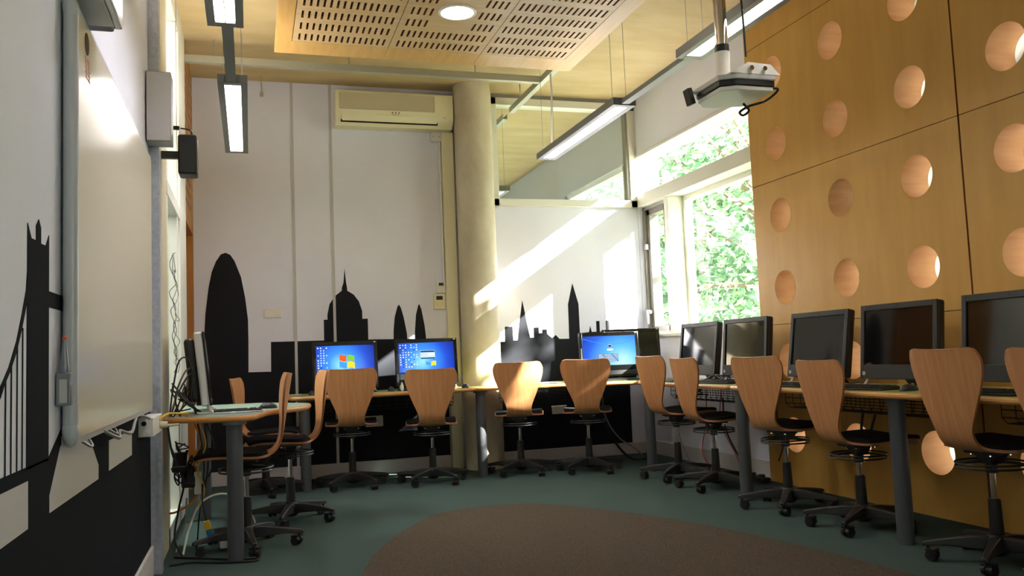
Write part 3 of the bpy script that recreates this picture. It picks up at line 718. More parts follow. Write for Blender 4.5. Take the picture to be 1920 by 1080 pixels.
# ------------------------------------------------------------------ chairs
def make_chair():
    r = empty('swivel_chair', (0, 0, 0))
    path = [(.275, .487), (.265, .502), (.245, .514), (.2, .52), (.1, .517), (.0, .508), (-.07, .504), (-.115, .508), (-.15, .524), (-.175, .553), (-.19, .59), (-.2, .64), (-.21, .70), (-.222, .78), (-.235, .86), (-.243, .91), (-.249, .945), (-.252, .957)]
    # resample
    P = [Vector((0, *p)) for p in path]; S_ = [0]
    for a, b in zip(P, P[1:]): S_.append(S_[-1]+(b-a).length)
    T = S_[-1]; ns = 72; nu = 14
    hw = [(0, .11), (.012, .15), (.03, .178), (.06, .197), (.1, .206), (.2, .21), (.28, .21), (.335, .205), (.365, .192), (.385, .165), (.402, .132), (.42, .112), (.45, .104), (.5, .103), (.53, .108), (.58, .128), (.64, .154), (.70, .178), (.75, .196), (.79, .206), (.82, .209), (.845, .209), (T-.05, .207), (T-.03, .203), (T-.018, .197), (T-.009, .188), (T-.003, .176), (T, .162)]
    yz = lambda s: (interp(s, list(zip(S_, [p[0] for p in path]))), interp(s, list(zip(S_, [p[1] for p in path]))))
    def smooth_tab(v, k=3):
        for _ in range(k): v = [v[0]]+[(v[i-1]+2*v[i]+v[i+1])/4 for i in range(1, len(v)-1)]+[v[-1]]
        return v
    ss = [T*(i/ns) for i in range(ns+1)]
    # denser at both ends
    ss = sorted(set(ss+[T*.004, T*.008, T*.9985, T*.996, T*.993, T*.99, T*.985, T*.98]))
    Y = smooth_tab([yz(s)[0] for s in ss], 6); Z = smooth_tab([yz(s)[1] for s in ss], 6); Wd = smooth_tab([interp(s, hw) for s in ss], 1)
    def surf(off, scale=1., rng=None):
        rows = []
        for i, s in enumerate(ss):
            a, b = max(0, i-1), min(len(ss)-1, i+1); ty, tz = Y[b]-Y[a], Z[b]-Z[a]; l = math.hypot(ty, tz); ny, nz = tz/l, -ty/l     # upper side normal
            if nz < 0 and i < 10: ny, nz = -ny, -nz
            row = []
            for j in range(nu+1):
                u = 2*j/nu-1; x = Wd[i]*scale*u
                curve = .035*interp(s, [(0, .15), (.35, .25), (.5, .6), (.7, 1), (T, 1)])*(x/.21)**2
                row.append((x, Y[i]+ny*(off+curve), Z[i]+nz*(off+curve)))
            rows.append(row)
        return rows
    # the path runs seat front -> back top, upper side faces up / forward
    up, lo = surf(.006), surf(-.006)
    m = MB(); n1 = nu+1; k = len(ss)
    vs = [v for row in up for v in row]+[v for row in lo for v in row]; o = k*n1
    m.use(M['beech'])
    fs = [(i*n1+j, i*n1+j+1, (i+1)*n1+j+1, (i+1)*n1+j) for i in range(k-1) for j in range(nu)]
    fs += [(o+i*n1+j, o+(i+1)*n1+j, o+(i+1)*n1+j+1, o+i*n1+j+1) for i in range(k-1) for j in range(nu)]
    m.add(vs, fs); m.use(M['plyedge']); base = 0
    ed = [(i*n1, (i+1)*n1, o+(i+1)*n1, o+i*n1) for i in range(k-1)]+[(i*n1+nu, o+i*n1+nu, o+(i+1)*n1+nu, (i+1)*n1+nu) for i in range(k-1)]
    ed += [(j, o+j, o+j+1, j+1) for j in range(nu)]+[((k-1)*n1+j, (k-1)*n1+j+1, o+(k-1)*n1+j+1, o+(k-1)*n1+j) for j in range(nu)]
    for f in ed: m.f.append(f); m.m.append(m.cur)
    m.build('seat_shell', parent=r, smooth=50)
    # upholstered pad on the seat part
    sel = [i for i, s in enumerate(ss) if .02 < s < .415]
    top, bot = surf(.026, .95), surf(.0065, .96)
    vs = []; m = MB(); k = len(sel)
    for i in sel: vs += top[i]
    for i in sel: vs += bot[i]
    o = k*n1
    fs = [(i*n1+j, i*n1+j+1, (i+1)*n1+j+1, (i+1)*n1+j) for i in range(k-1) for j in range(nu)]+[(o+i*n1+j, o+(i+1)*n1+j, o+(i+1)*n1+j+1, o+i*n1+j+1) for i in range(k-1) for j in range(nu)]
    fs += [(i*n1, (i+1)*n1, o+(i+1)*n1, o+i*n1) for i in range(k-1)]+[(i*n1+nu, o+i*n1+nu, o+(i+1)*n1+nu, (i+1)*n1+nu) for i in range(k-1)]
    fs += [(j, o+j, o+j+1, j+1) for j in range(nu)]+[((k-1)*n1+j, (k-1)*n1+j+1, o+(k-1)*n1+j+1, o+(k-1)*n1+j) for j in range(nu)]
    m.add(vs, fs).build('seat_pad', M['fabric'], r, smooth=60)
    # mechanism under the seat
    m = MB(); m.box(-.075, .075, -.075, .075, .486, .499); m.prism([(-.03, .44), (.03, .44), (.07, .486), (-.07, .486)], lambda p: (p[0], -.03, p[1]), lambda p: (p[0], .03, p[1])); m.cyl((0, 0, .40), (0, 0, .486), .026, n=18)
    m.build('seat_mechanism', M['blackp'], r)
    m = MB()
    for sx in (-.055, .055):
        for sy in (-.055, .055): m.cyl((sx, sy, .478), (sx, sy, .486), .008, n=10)
    m.build('bolt_heads', M['chrome'], r)
    m = MB(); rg = .145
    for z in (.445, .428): m.tube([(rg*math.cos(2*PI*i/32), rg*math.sin(2*PI*i/32), z) for i in range(32)], .005, n=6, closed=True, smooth=0)
    for i in range(4):
        a = PI/4+i*PI/2; m.tube([(rg*math.cos(a), rg*math.sin(a), .437), (.06*math.cos(a), .06*math.sin(a), .45), (.02*math.cos(a), .02*math.sin(a), .46)], .005, n=6)
    m.build('lever_ring', M['blackp'], r)
    MB().cyl((0, 0, .26), (0, 0, .41), .0135, n=18).build('gas_lift', M['chrome'], r)
    m = MB(); m.lathe([(.03, .06), (.031, .08), (.029, .16), (.026, .275), (.02, .28)], n=22); m.build('column_sleeve', M['blackp'], r)
    m = MB(); m.lathe([(.03, .035), (.048, .05), (.05, .105), (.034, .125)], n=24)
    cast = []
    for i in range(5):
        a = 2*PI*i/5+PI/2; ca, sa = math.cos(a), math.sin(a); rot = lambda x, y, z: (x*ca-y*sa, x*sa+y*ca, z)
        sec = [(.03, .03, .055, .118), (.10, .026, .062, .115), (.2, .02, .07, .102), (.285, .017, .066, .088), (.305, .012, .064, .08)]
        vs = []
        for x, h_, zb, zt in sec: vs += [rot(x, -h_, zb), rot(x, h_, zb), rot(x, h_*.75, zt), rot(x, -h_*.75, zt)]
        fs = [(4*q+e, 4*q+(e+1) % 4, 4*q+4+(e+1) % 4, 4*q+4+e) for q in range(4) for e in range(4)]+[(0, 3, 2, 1), (16, 17, 18, 19)]
        m.add(vs, fs); cast.append((rot(.283, 0, 0), a))
    m.build('star_base', M['blackp'], r, bevel=.004)
    for (x, y, _), a in cast:
        t = a+1.1; d = Vector((math.cos(t), math.sin(t), 0)); p = Vector((-d.y, d.x, 0)); c0 = Vector((x, y, .0265))+p*.018
        m = MB(); m.cyl((x, y, .045), (x, y, .07), .007, n=10)
        m.cyl(c0-d*.008, c0+d*.008, .02, n=14)
        for s_ in (-1, 1): m.cyl(c0+d*s_*.008, c0+d*s_*.026, .0262, .0235, n=22)
        m.obox(c0+Vector((0, 0, .022)), (.052, .04, .012), t)
        m.build('caster', M['blackp'], r)
    return r
CH = make_chair()
# x, y, heading (0 = facing the back wall, 90 = facing the right wall), turn of base is part of the chair
chairs = [
 (-.03, 5.03, -91, -0.005, 'swivel chair pulled up to the left corner desk, nearest the whiteboard'),
 (0.236, 5.731, -94, -0.005, 'swivel chair in profile at the left corner desk, second from the whiteboard'),
 (0.105, 7.06, 101, -0.05, 'swivel chair mostly hidden behind the left corner desk, near the back wall corner'),
 (0.775, 7.02, 6, -0.012, 'swivel chair in front of the first blue screen, under the dome silhouette'),
 (1.407, 6.9, 10, -0.038, 'swivel chair in front of the blue screen with a dialog window'),
 (2.19, 7.0, 17, -0.015, 'sunlit swivel chair just right of the concrete column'),
 (2.735, 6.8, 22, -0.012, 'swivel chair in front of the blue lock screen'),
 (3.17, 6.039, 85, -0.005, 'swivel chair at the window desk, nearer the back corner'),
 (3.175, 5.486, 92, -0.025, 'swivel chair at the window desk, beside the dark leg near the plywood wall'),
 (3.155, 4.6, 78, -0.025, 'swivel chair first along the plywood wall desk, facing the dark screen'),
 (3.15, 3.93, 93, -0.05, 'swivel chair next to the thick desk leg in front of the plywood wall'),
 (3.155, 3.06, 92, -0.005, 'large nearest whole swivel chair at the plywood wall, with full backrest in view'),
 (3.15, 2.53, 90, -0.01, 'swivel chair cut off by the right edge of the photo'),
]
turned = []
for i, (x, y, h_, dz, lb) in enumerate(chairs):
    o = CH if i == 0 else copy_tree(CH)
    o.location = (x, y, 0.001); o.rotation_euler.z = -math.radians(h_)
    for ch in o.children:          # gas lift height
        if ch.name.split('.')[0] in ('seat_shell', 'seat_pad', 'seat_mechanism', 'bolt_heads', 'lever_ring', 'gas_lift'): ch.location.z = dz
    if i == 0:                     # this star base is turned clear of the desk leg
        for ch in o.children:
            if ch.name.split('.')[0] in ('star_base', 'caster'): turned.append(ch)
    tag(o, 'beech plywood '+lb, 'chair', 'beech plywood swivel chairs on black star bases')

for ch in turned: ch.rotation_euler.z = math.radians(24)

# ------------------------------------------------------------------ computers
TILT = 5.5
def make_aio(kind='black', screen='off'):
    """front faces -y, foot at origin; 0.55 x 0.40 panel"""
    r = empty('desktop_computer', (0, 0, 0)); W_, z0, z1 = .275, .045, .46
    if kind == 'touch': z0, z1 = .035, .465 if screen == 'off' else .435
    body = M['blackp']
    m = MB(); m.box(-W_, W_, .0, .045, z0, z1); m.build('back_cover', M['silver'] if kind == 'silver' else body, r, bevel=.012)
    if kind == 'silver': MB().box(-W_+.02, W_-.02, .045, .10, z0+.03, z1-.03).build('rear_casing', body, r, bevel=.02)
    else: MB().box(-.2, .2, .045, .075, z0+.06, z1-.05).build('rear_casing', body, r, bevel=.015)
    sx, sz0, sz1 = W_-.028, z0+(.078 if kind != 'touch' else .1), z1-.034
    b = MB()
    b.box(-W_, -sx, -.012, .0, z0, z1); b.box(sx, W_, -.012, .0, z0, z1); b.box(-sx, sx, -.012, .0, z0, sz0); b.box(-sx, sx, -.012, .0, sz1, z1)
    b.build('bezel', M['blackg'] if kind == 'touch' else M['bezel'] if kind == 'black' else M['blackg'], r, bevel=.003)
    # the picture is drawn by several materials on one panel
    s = MB(); cz = (sz0+sz1)/2; hh = (sz1-sz0)/2
    if screen == 'off': s.use(M['screen'])
    elif screen == 'lock': s.use(sc_lock)
    else: s.use(sc_blue)
    s.box(-sx, sx, 0, .004, -hh, hh)
    Q = lambda m_, x0, x1, za, zb, d=.0006: s.use(m_).box(x0, x1, -d, 0, za, zb)
    if screen in ('flag', 'dialog'):
        rnd = random.Random(5 if screen == 'flag' else 9)
        rows, cols = (12, 4) if screen == 'flag' else (10, 7)
        for j in range(rows):
            for i in range(cols):
                if rnd.random() < (.12 if i < 3 else .45): continue
                m_ = rnd.choice([E_W, E_L, E_L, E_D, E_Y if rnd.random() < .3 else E_W, E_W])
                x = -sx+.016+i*.024; z = hh-.018-j*.021; Q(m_, x-.005, x+.005, z-.005, z+.005)
        fx, fz = (.012, -.005) if screen == 'flag' else (.035, -.03)
        def wavy(m_, x0, x1, za, zb):
            n = 6; vs = []
            for i in range(n+1):
                t = i/n; x = x0+(x1-x0)*t; wv = .006*math.sin((x-fx)*70)
                vs += [(x+(-.012*(za-fz)/.03*.3), -.0009, za+wv), (x+(-.012*(zb-fz)/.03*.3)+.006, -.0009, zb+wv)]
            s.use(m_).add(vs, [(2*i, 2*i+2, 2*i+3, 2*i+1) for i in range(n)])
        if screen == 'flag':
            wavy(E_R, fx-.064, fx-.005, fz+.006, fz+.058); wavy(E_G, fx+.003, fx+.064, fz+.004, fz+.052)
            wavy(E_B, fx-.072, fx-.011, fz-.054, fz-.002); wavy(E_Y, fx-.004, fx+.058, fz-.058, fz-.005)
        else:
            wavy(E_Y, fx-.003, fx+.04, fz-.042, fz-.004); wavy(E_B, fx-.05, fx-.008, fz-.03, fz-.002)
            Q(E_L, -.055, .075, -.005, .065, .001); Q(E_D, -.053, .073, .048, .062, .0014); Q(E_W, .01, .068, .02, .036, .0014); Q(E_D, -.053, .073, -.008, .002, .0014)
        Q(E_D, -sx+.002, sx-.002, -hh+.001, -hh+.014)
    if screen == 'lock':
        Q(E_W, -.02, .035, .0, .016); Q(E_L, -.008, .022, .03, .056); Q(E_D, -.006, .02, .032, .05, .001)
        kx0, kx1, kz0, kz1 = -.105, .08, -.1, -.03
        Q(E_D, kx0, kx1, kz0, kz1)
        for j in range(5):
            for i in range(15): Q(E_L if (i+j) % 7 else E_B, kx0+.003+i*.0121, kx0+.0128+i*.0121, kz0+.003+j*.0134, kz0+.0135+j*.0134, .001)
        # curved light streak across the top
        pts = [(-sx+.01, hh-.02), (-.12, hh-.055), (0, hh-.075), (.12, hh-.07), (sx-.01, hh-.045)]
        for (a, b2), (c, d) in zip(pts, pts[1:]): s.use(E_B).add([(a, -.0006, b2), (c, -.0006, d), (c, -.0006, d-.004), (a, -.0006, b2-.004)], [(0, 1, 2, 3)])
    s.build('screen', parent=r, loc=(0, -.003, cz), smooth=0)
    MB().cyl((0, -.0128, z1-.016), (0, -.0115, z1-.016), .004, n=12).build('webcam', M['dark'], r)
    if kind != 'touch':
        m = MB(); m.cyl((-W_+.03, -.0132, z0+.03), (-W_+.03, -.0118, z0+.03), .011, n=24); bg = m.build('round_badge', M['silver'], r)
        m = MB()       # the two slanted letters on the badge
        for dx in (-.0045, .0025):
            m.obox((-W_+.03+dx, -.0134, z0+.03+(.001 if dx < 0 else -.001)), (.0013, .0004, .011), Matrix.Rotation(.25, 3, 'Y'))
            m.obox((-W_+.03+dx+.003, -.0134, z0+.03), (.0013, .0004, .006), Matrix.Rotation(.25, 3, 'Y')); m.obox((-W_+.03+dx+.0017, -.0134, z0+.033), (.003, .0004, .0012), Matrix.Rotation(.25, 3, 'Y'))
        m.build('letters', M['bezel'], bg, loc=(0, 0, -z0))
    else:
        m = MB(); m.box(-W_+.01, -W_+.02, -.0128, -.012, z0+.1, z0+.26); m.build('button_strip', M['darkgrey'], r)
        MB().box(W_-.03, W_-.012, -.0128, -.012, z1-.014, z1-.006).build('corner_sticker', M['whitep'], r)
        MB().box(-W_+.02, W_-.02, -.016, -.012, z0+.012, z0+.05).build('speaker_grille', M['blackp'], r, bevel=.002)
    th = math.radians(-TILT)
    for ch in r.children:
        y, z = ch.location.y, ch.location.z; z -= z0
        ch.rotation_euler.x = th; ch.location = (0, y*math.cos(th)-z*math.sin(th)-z0*0, y*math.sin(th)+z*math.cos(th)+z0)
        for v in (ch.data.vertices if ch.name.split('.')[0] != 'screen' else []): v.co.z -= z0
    for ch in r.children:
        if ch.name.split('.')[0] != 'screen': ch.location = (0, 0, z0)
    # front feet and rear prop
    fm = M['whitep'] if kind != 'touch' else M['silver']
    for s_ in (-1, 1):
        m = MB(); m.tube([(s_*(W_-.03), .03, z0+.03), (s_*(W_-.03), .0, .02), (s_*(W_-.03), -.03, .007), (s_*(W_-.03), .03, .006), (s_*(W_-.03), .07, .007)], .0065, n=8); m.build('foot', fm, r)
    m = MB(); m.box(-.1, .1, .05, .062, .12, .2); m.add([(-.1, .06, .13), (.1, .06, .13), (.1, .17, .002), (-.1, .17, .002), (-.1, .07, .13), (.1, .07, .13), (.1, .18, .002), (-.1, .18, .002)], [(0, 1, 2, 3), (7, 6, 5, 4), (0, 4, 5, 1), (1, 5, 6, 2), (2, 6, 7, 3), (3, 7, 4, 0)])
    m.build('stand', M['blackp'], r)
    return r
ZD = .7462
protos = {}
def aio(kind, screen, x, y, deg, label, lean=0):
    k = (kind, screen)
    if k not in protos: protos[k] = o = make_aio(kind, screen)
    else: o = copy_tree(protos[k])
    o.location = (x, y, ZD); o.rotation_euler = (math.radians(-lean), 0, math.radians(deg))
    tag(o, label, 'computer', 'all in one desktop computers'); return o
aio('silver', 'off', -.225, 5.30, 92, 'silver edged all in one computer seen edge on, on the left corner desk')
aio('touch', 'flag', .78, 7.36, 5, 'black all in one computer showing a blue desktop with a four colour flag')
aio('touch', 'dialog', 1.475, 7.33, 2, 'black all in one computer showing a blue desktop with a dialog window, beside the trunking')
aio('touch', 'lock', 3.11, 7.12, -9, 'black all in one computer showing a pale blue lock screen with keyboard')
aio('touch', 'off', 3.43, 7.34, -14, 'switched off black computer standing behind the blue lock screen')
aio('black', 'off', 3.375, 6.05, -88.6, 'dark all in one computer under the narrow window casement, screen reflecting the mural', 2.5)
aio('black', 'off', 3.38, 5.37, -89, 'dark all in one computer in front of the window edge, beside the plywood wall')
aio('black', 'off', 3.375, 4.56, -89, 'dark all in one computer in front of the plywood wall, nearest to the window', 3.5)
aio('black', 'off', 3.335, 3.80, -88, 'dark all in one computer in the middle of the plywood wall desk')
aio('black', 'off', 3.28, 3.03, -90, 'largest dark all in one computer, at the right edge of the photo')

def make_keyboard(body, keys):
    r = empty('keyboard', (0, 0, 0))
    MB().prism([(-.065, 0), (.065, 0), (.065, .02), (-.065, .009)], lambda p: (-.22, p[0], p[1]), lambda p: (.22, p[0], p[1])).build('case', body, r, bevel=.003)
    m = MB()
    for j in range(6):
        for i in range(21):
            x = -.212+i*.0202; y = -.058+j*.0195; z = .009+(y+.065)/.13*.011
            if i in (15, 19) and j > 3: continue
            m.box(x, x+.017, y, y+.016, z-.001, z+.006)
    m.build('keys', keys, r, smooth=0)
    return r
def make_mouse():
    r = empty('mouse', (0, 0, 0))
    m = MB(); m.ball((0, 0, 0), .03, .054, .034, half=True); m.build('shell', M['blackp'], r, smooth=60)
    MB().cyl((-.004, .026, .029), (.004, .026, .029), .008, n=12).build('scroll_wheel', M['grey'], r)
    return r
KB = make_keyboard(M['blackp'], M['bezel']); MS = make_mouse(); first = {'k': True, 'm': True}
def kb(x, y, deg, label, z=ZD):
    o = KB if first['k'] else copy_tree(KB); first['k'] = False
    o.location = (x, y, z); o.rotation_euler.z = math.radians(deg); tag(o, label, 'keyboard', 'black keyboards')
def ms(x, y, deg, label):
    o = MS if first['m'] else copy_tree(MS); first['m'] = False
    o.location = (x, y, ZD); o.rotation_euler.z = math.radians(deg); tag(o, label, 'mouse', 'black mice')
kb(.78, 7.17, 4, 'black keyboard below the desktop screen with the four colour flag')
kb(1.40, 7.12, 2, 'black keyboard below the blue screen with the dialog window')
kb(3.06, 6.93, -9, 'black keyboard below the blue lock screen')
kb(3.2, 6.06, -87, 'black keyboard in front of the dark computer under the window casement')
kb(3.19, 5.42, -86, 'black keyboard in front of the dark computer at the window edge')
kb(3.15, 4.56, -87, 'black keyboard in front of the dark computer nearest the window on the plywood wall')
kb(3.13, 3.86, -87, 'black keyboard in front of the dark computer in the middle of the plywood wall desk')
kb(3.11, 3.04, -90, 'black keyboard in front of the largest dark computer at the right edge')
ms(.1, 5.35, 80, 'black mouse on the left corner desk by the silver keyboard')
ms(.48, 7.18, 0, 'black mouse at the left end of the back wall desk')
ms(1.13, 7.18, 0, 'black mouse between the two blue desktop screens')
ms(1.74, 7.06, 0, 'black mouse by the concrete column on the back wall desk')
ms(3.42, 6.78, -40, 'black mouse beside the blue lock screen keyboard')
ms(3.15, 3.52, -90, 'black mouse in front of the middle plywood wall computer')
ms(3.16, 4.25, -90, 'black mouse in front of the plywood wall computer nearest the window')
k = make_keyboard(M['silver'], M['bezel']); k.location = (-.07, 5.05, ZD); k.rotation_euler.z = math.radians(4)
k.scale = (.6, .9, .9); tag(k, 'slim silver keyboard on the left corner desk', 'keyboard')
# small things on the desks
m = MB(); m.lathe([(.014, 0), (.015, .035), (.012, .05), (.007, .056), (.007, .07), (.001, .071)], n=18)
tag(m.build('small_bottle', M['whitep'], loc=(1.2, 7.06, ZD)), 'small white bottle on the back desk, left of the dialog screen', 'bottle')
m = MB(); m.lathe([(.012, 0), (.013, .03), (.004, .04), (.001, .041)], n=18)
tag(m.build('glue_stick', M['whitep'], loc=(3.36, 6.93, ZD)), 'small white glue stick standing by the blue lock screen', 'glue stick')
def sheet(x, y, w_, l_, deg, label):
    m = MB(); 
    n = 6
    for i in range(n):
        a, b = -l_/2+l_*i/n, -l_/2+l_*(i+1)/n; f = lambda t: .001+.004*math.sin(t*11)**2
        m.add([(-w_/2, a, f(a)), (w_/2, a, f(a)), (w_/2, b, f(b)), (-w_/2, b, f(b)), (-w_/2, a, f(a)+.001), (w_/2, a, f(a)+.001), (w_/2, b, f(b)+.001), (-w_/2, b, f(b)+.001)], [(3, 2, 1, 0), (4, 5, 6, 7), (0, 1, 5, 4), (2, 3, 7, 6)])
    tag(m.build('paper_sheet', M['whitep'], loc=(x, y, ZD), rz=math.radians(deg)), label, 'paper', smooth_none) if False else tag(m.build('paper_sheet', M['whitep'], loc=(x, y, ZD), rz=math.radians(deg)), label, 'paper')
sheet(2.55, 7.15, .21, .29, 30, 'white paper on the desk between the sunlit chair and the lock screen chair')
sheet(.36, 7.3, .12, .2, 10, 'white paper at the left end of the back wall desk')

# ------------------------------------------------------------------ cables
def cable(pts, r, m_, label, name='cable'):
    c = MB(); c.tube(pts, r, n=8); tag(c.build(name, M[m_]), label, 'cable')
rnd = random.Random(11)
def nest(n, cx, cy, z0, z1, sp, r, label, m_='blackp'):
    c = MB()
    for i in range(n):
        p = Vector((cx+rnd.uniform(-sp, sp), cy+rnd.uniform(-sp*1.5, sp*1.5), rnd.uniform(z0, z1))); pts = [p]
        for k in range(5): pts.append(Vector((cx+rnd.uniform(-sp, sp), cy+rnd.uniform(-sp*1.5, sp*1.5), rnd.uniform(z0, z1))))
        c.tube(pts, r, n=6)
    o = c.build('cable_tangle', M[m_]); tag(o, label, 'cable tangle', kind='stuff')
nest(4, -.34, 5.02, .752, .93, .08, .004, 'tangle of black leads behind the silver edged computer on the left desk')
nest(5, -.36, 5.05, .36, .6, .055, .004, 'tangle of black leads and adapters hanging under the left corner desk')
nest(5, 3.36, 5.7, .752, .80, .1, .0035, 'tangle of thin black leads on the window desk between two dark computers')
nest(4, 3.3, 6.0, .62, .69, .1, .004, 'black leads lying in the basket under the window desk')
nest(5, 2.35, 7.2, .62, .69, .12, .004, 'black leads lying in the basket beside the concrete column')
cable([(-.36, 4.9, .75), (-.38, 4.85, .85), (-.34, 4.95, .98), (-.30, 5.05, 1.0), (-.3, 5.1, .9)], .005, 'blackp', 'black lead looping up behind the silver edged computer')
cable([(-.42, 4.95, .75), (-.38, 4.98, .86), (-.33, 5.02, .95), (-.36, 5.1, .8), (-.4, 5.2, .752)], .005, 'grey', 'grey lead crossing behind the silver edged computer')
for i, (y, zt, lb) in enumerate(((4.86, 1.06, 'black lead in a tall loop nearest the steel stud'), (4.95, .97, 'black lead in a middle loop between the stud and the silver edged computer'), (5.1, 1.02, 'black lead in a loop against the back of the silver edged computer'))):
    cable([(-.41, y, .752), (-.40+.02*i, y+.03, .86), (-.37+.03*i, y+.05, zt-.03), (-.33+.02*i, y+.08, zt), (-.30, y+.1, zt-.08), (-.31-.02*i, y+.12, .85), (-.29, y+.16, .753)], .0045, 'blackp', lb)
cable([(-.42, 4.86, .7), (-.40, 4.9, .55), (-.35, 4.95, .4), (-.38, 5.0, .25), (-.40, 4.98, .1), (-.36, 4.95, .007)], .0055, 'blackp', 'thick black lead hanging beside the steel stud below the left desk')
cable([(-.24, 5.1, .7), (-.20, 5.12, .56), (-.22, 5.15, .42), (-.3, 5.18, .33), (-.36, 5.15, .4), (-.34, 5.12, .55)], .0045, 'blackp', 'black lead drooping in a wide loop under the left corner desk')
cable([(-.27, 5.02, .7), (-.24, 5.0, .58), (-.28, 4.98, .46), (-.25, 5.02, .34), (-.28, 5.05, .24)], .0045, 'yellow', 'yellow cable hanging under the left corner desk')
for i, z in enumerate((.5, .42)):
    m = empty('power_adapter', (-.37+.04*i, 4.98+.05*i, z)); tag(m, ['black power adapter hanging highest under the left desk', 'black power adapter with white label stripes under the left desk'][i], 'power adapter')
    MB().obox((0, 0, 0), (.07, .14, .04), Matrix.Rotation(.5+.3*i, 3, 'X')).build('casing', M['blackp'], m, bevel=.006)
    MB().obox((.036, 0, 0), (.001, .08, .02), Matrix.Rotation(.5+.3*i, 3, 'X')).build('label', M['lgrey'], m)
cable([(-.30, 5.0, .72), (-.27, 5.05, .6), (-.30, 5.0, .5), (-.27, 5.04, .38), (-.31, 5.02, .28), (-.4, 5.1, .22), (-.44, 5.2, .2)], .006, 'orange', 'orange cable hanging under the left corner desk')
cable([(-.25, 5.1, .7), (-.23, 5.06, .5), (-.25, 5.1, .34), (-.28, 5.15, .22), (-.3, 5.2, .02)], .004, 'blackp', 'thin black lead hanging to the floor under the left desk')
cable([(-.36, 5.0, .006), (-.33, 5.1, .14), (-.27, 5.2, .25), (-.16, 5.3, .27), (-.06, 5.4, .2), (0, 5.5, .09), (.02, 5.55, .008)], .006, 'whitep', 'white cable arching over the floor under the left corner desk')
cable([(-.34, 5.02, .3), (-.35, 5.05, .18), (-.38, 5.08, .09), (-.4, 5.06, .01)], .005, 'grey', 'grey cable hanging by the steel stud below the left desk')
m = empty('network_plug', (-.23, 5.0, .1)); tag(m, 'yellow and blue plug dangling under the left corner desk', 'plug')
MB().obox((-.005, 0, .05), (.03, .03, .05), Matrix.Rotation(-.25, 3, 'Y')).build('sleeve', M['yellow'], m, bevel=.003); MB().obox((.01, 0, 0), (.036, .036, .06), Matrix.Rotation(-.25, 3, 'Y')).build('boot', M['blue'], m, bevel=.004)
c_ = MB(); c_.tube([(-.01, 0, .07), (-.03, 0, .2), (-.02, .02, .4), (-.05, .03, .6)], .004); c_.build('lead', M['blackp'], m)
m = empty('plug_adapter', (-.14, 5.1, .0)); tag(m, 'white plug block on the floor under the left corner desk', 'plug')
MB().box(-.035, .035, -.03, .03, .001, .07).build('casing', M['whitep'], m, bevel=.005); MB().cyl((0, 0, .07), (0, 0, .095), .008, n=10).build('pin', M['lgrey'], m)
MB().box(-.03, .015, .031, .033, .01, .06).build('label', M['lgrey'], m)
m = MB(); m.box(-.3, -.265, 5.0, 5.004, .32, .44); tag(m.build('cable_tag', M['whitep']), 'white paper tag on a lead under the left corner desk', 'tag')
cable([(-.41, 4.76, .007), (-.3, 4.78, .007), (-.15, 4.70, .007), (.0, 4.66, .007), (.02, 4.72, .007), (-.1, 4.75, .007), (-.25, 4.85, .007), (-.4, 4.95, .007)], .006, 'blackp', 'black lead looped on the floor around the left desk leg')
cable([(2.95, 7.0, .7), (2.97, 7.05, .5), (3.06, 7.12, .3), (3.2, 7.2, .12), (3.35, 7.25, .012), (3.5, 7.2, .012)], .011, 'blackp', 'thick black cable sagging to the floor beside the lock screen chair')
cable([(3.0, 7.1, .68), (3.05, 7.15, .42), (3.2, 7.22, .22), (3.4, 7.3, .1), (3.5, 7.35, .008)], .007, 'grey', 'grey cable sagging to the floor beside the lock screen chair')
cable([(3.5, 6.55, .69), (3.47, 6.55, .5), (3.43, 6.5, .3), (3.5, 6.5, .1), (3.52, 6.45, .006)], .005, 'grey', 'grey cable bowing behind the window desk leg')
cable([(3.6, 6.3, .7), (3.58, 6.3, .4), (3.54, 6.32, .15), (3.56, 6.2, .005)], .004, 'red', 'thin red cable hanging below the window, nearer the corner')
cable([(3.62, 6.1, .7), (3.6, 6.1, .4), (3.63, 5.95, .15), (3.62, 5.85, .005)], .004, 'red', 'thin red cable hanging below the window, beside the chair column')
cable([(3.42, 5.75, .62), (3.42, 5.74, .4), (3.46, 5.65, .2), (3.52, 5.5, .007)], .006, 'blackp', 'black cable hanging from the basket under the window desk')
cable([(3.6, 5.3, .7), (3.58, 5.3, .5), (3.6, 5.28, .3), (3.57, 5.3, .18)], .005, 'blackp', 'black cable hanging beside the leg at the start of the plywood wall')
cable([(3.42, 4.2, .6), (3.4, 4.2, .5), (3.42, 4.22, .42), (3.4, 4.15, .44), (3.42, 4.1, .58)], .008, 'blackp', 'short black cable loop hanging under the plywood wall desk')
cable([(3.3, 4.2, .75), (3.36, 4.1, .757), (3.42, 4.15, .752), (3.45, 4.25, .76), (3.4, 4.3, .752)], .0035, 'blackp', 'thin black lead on the plywood wall desk between two dark computers')
m = empty('power_strip', (3.58, 5.62, 0)); tag(m, 'black power strip on the floor below the window', 'power strip')
MB().box(-.03, .03, -.15, .15, .001, .04).build('casing', M['blackp'], m, bevel=.005); MB().box(-.018, .018, -.1, -.06, .04, .06).build('plug', M['bezel'], m, bevel=.004); MB().box(-.018, .018, .02, .06, .04, .06).build('plug', M['bezel'], m, bevel=.004)

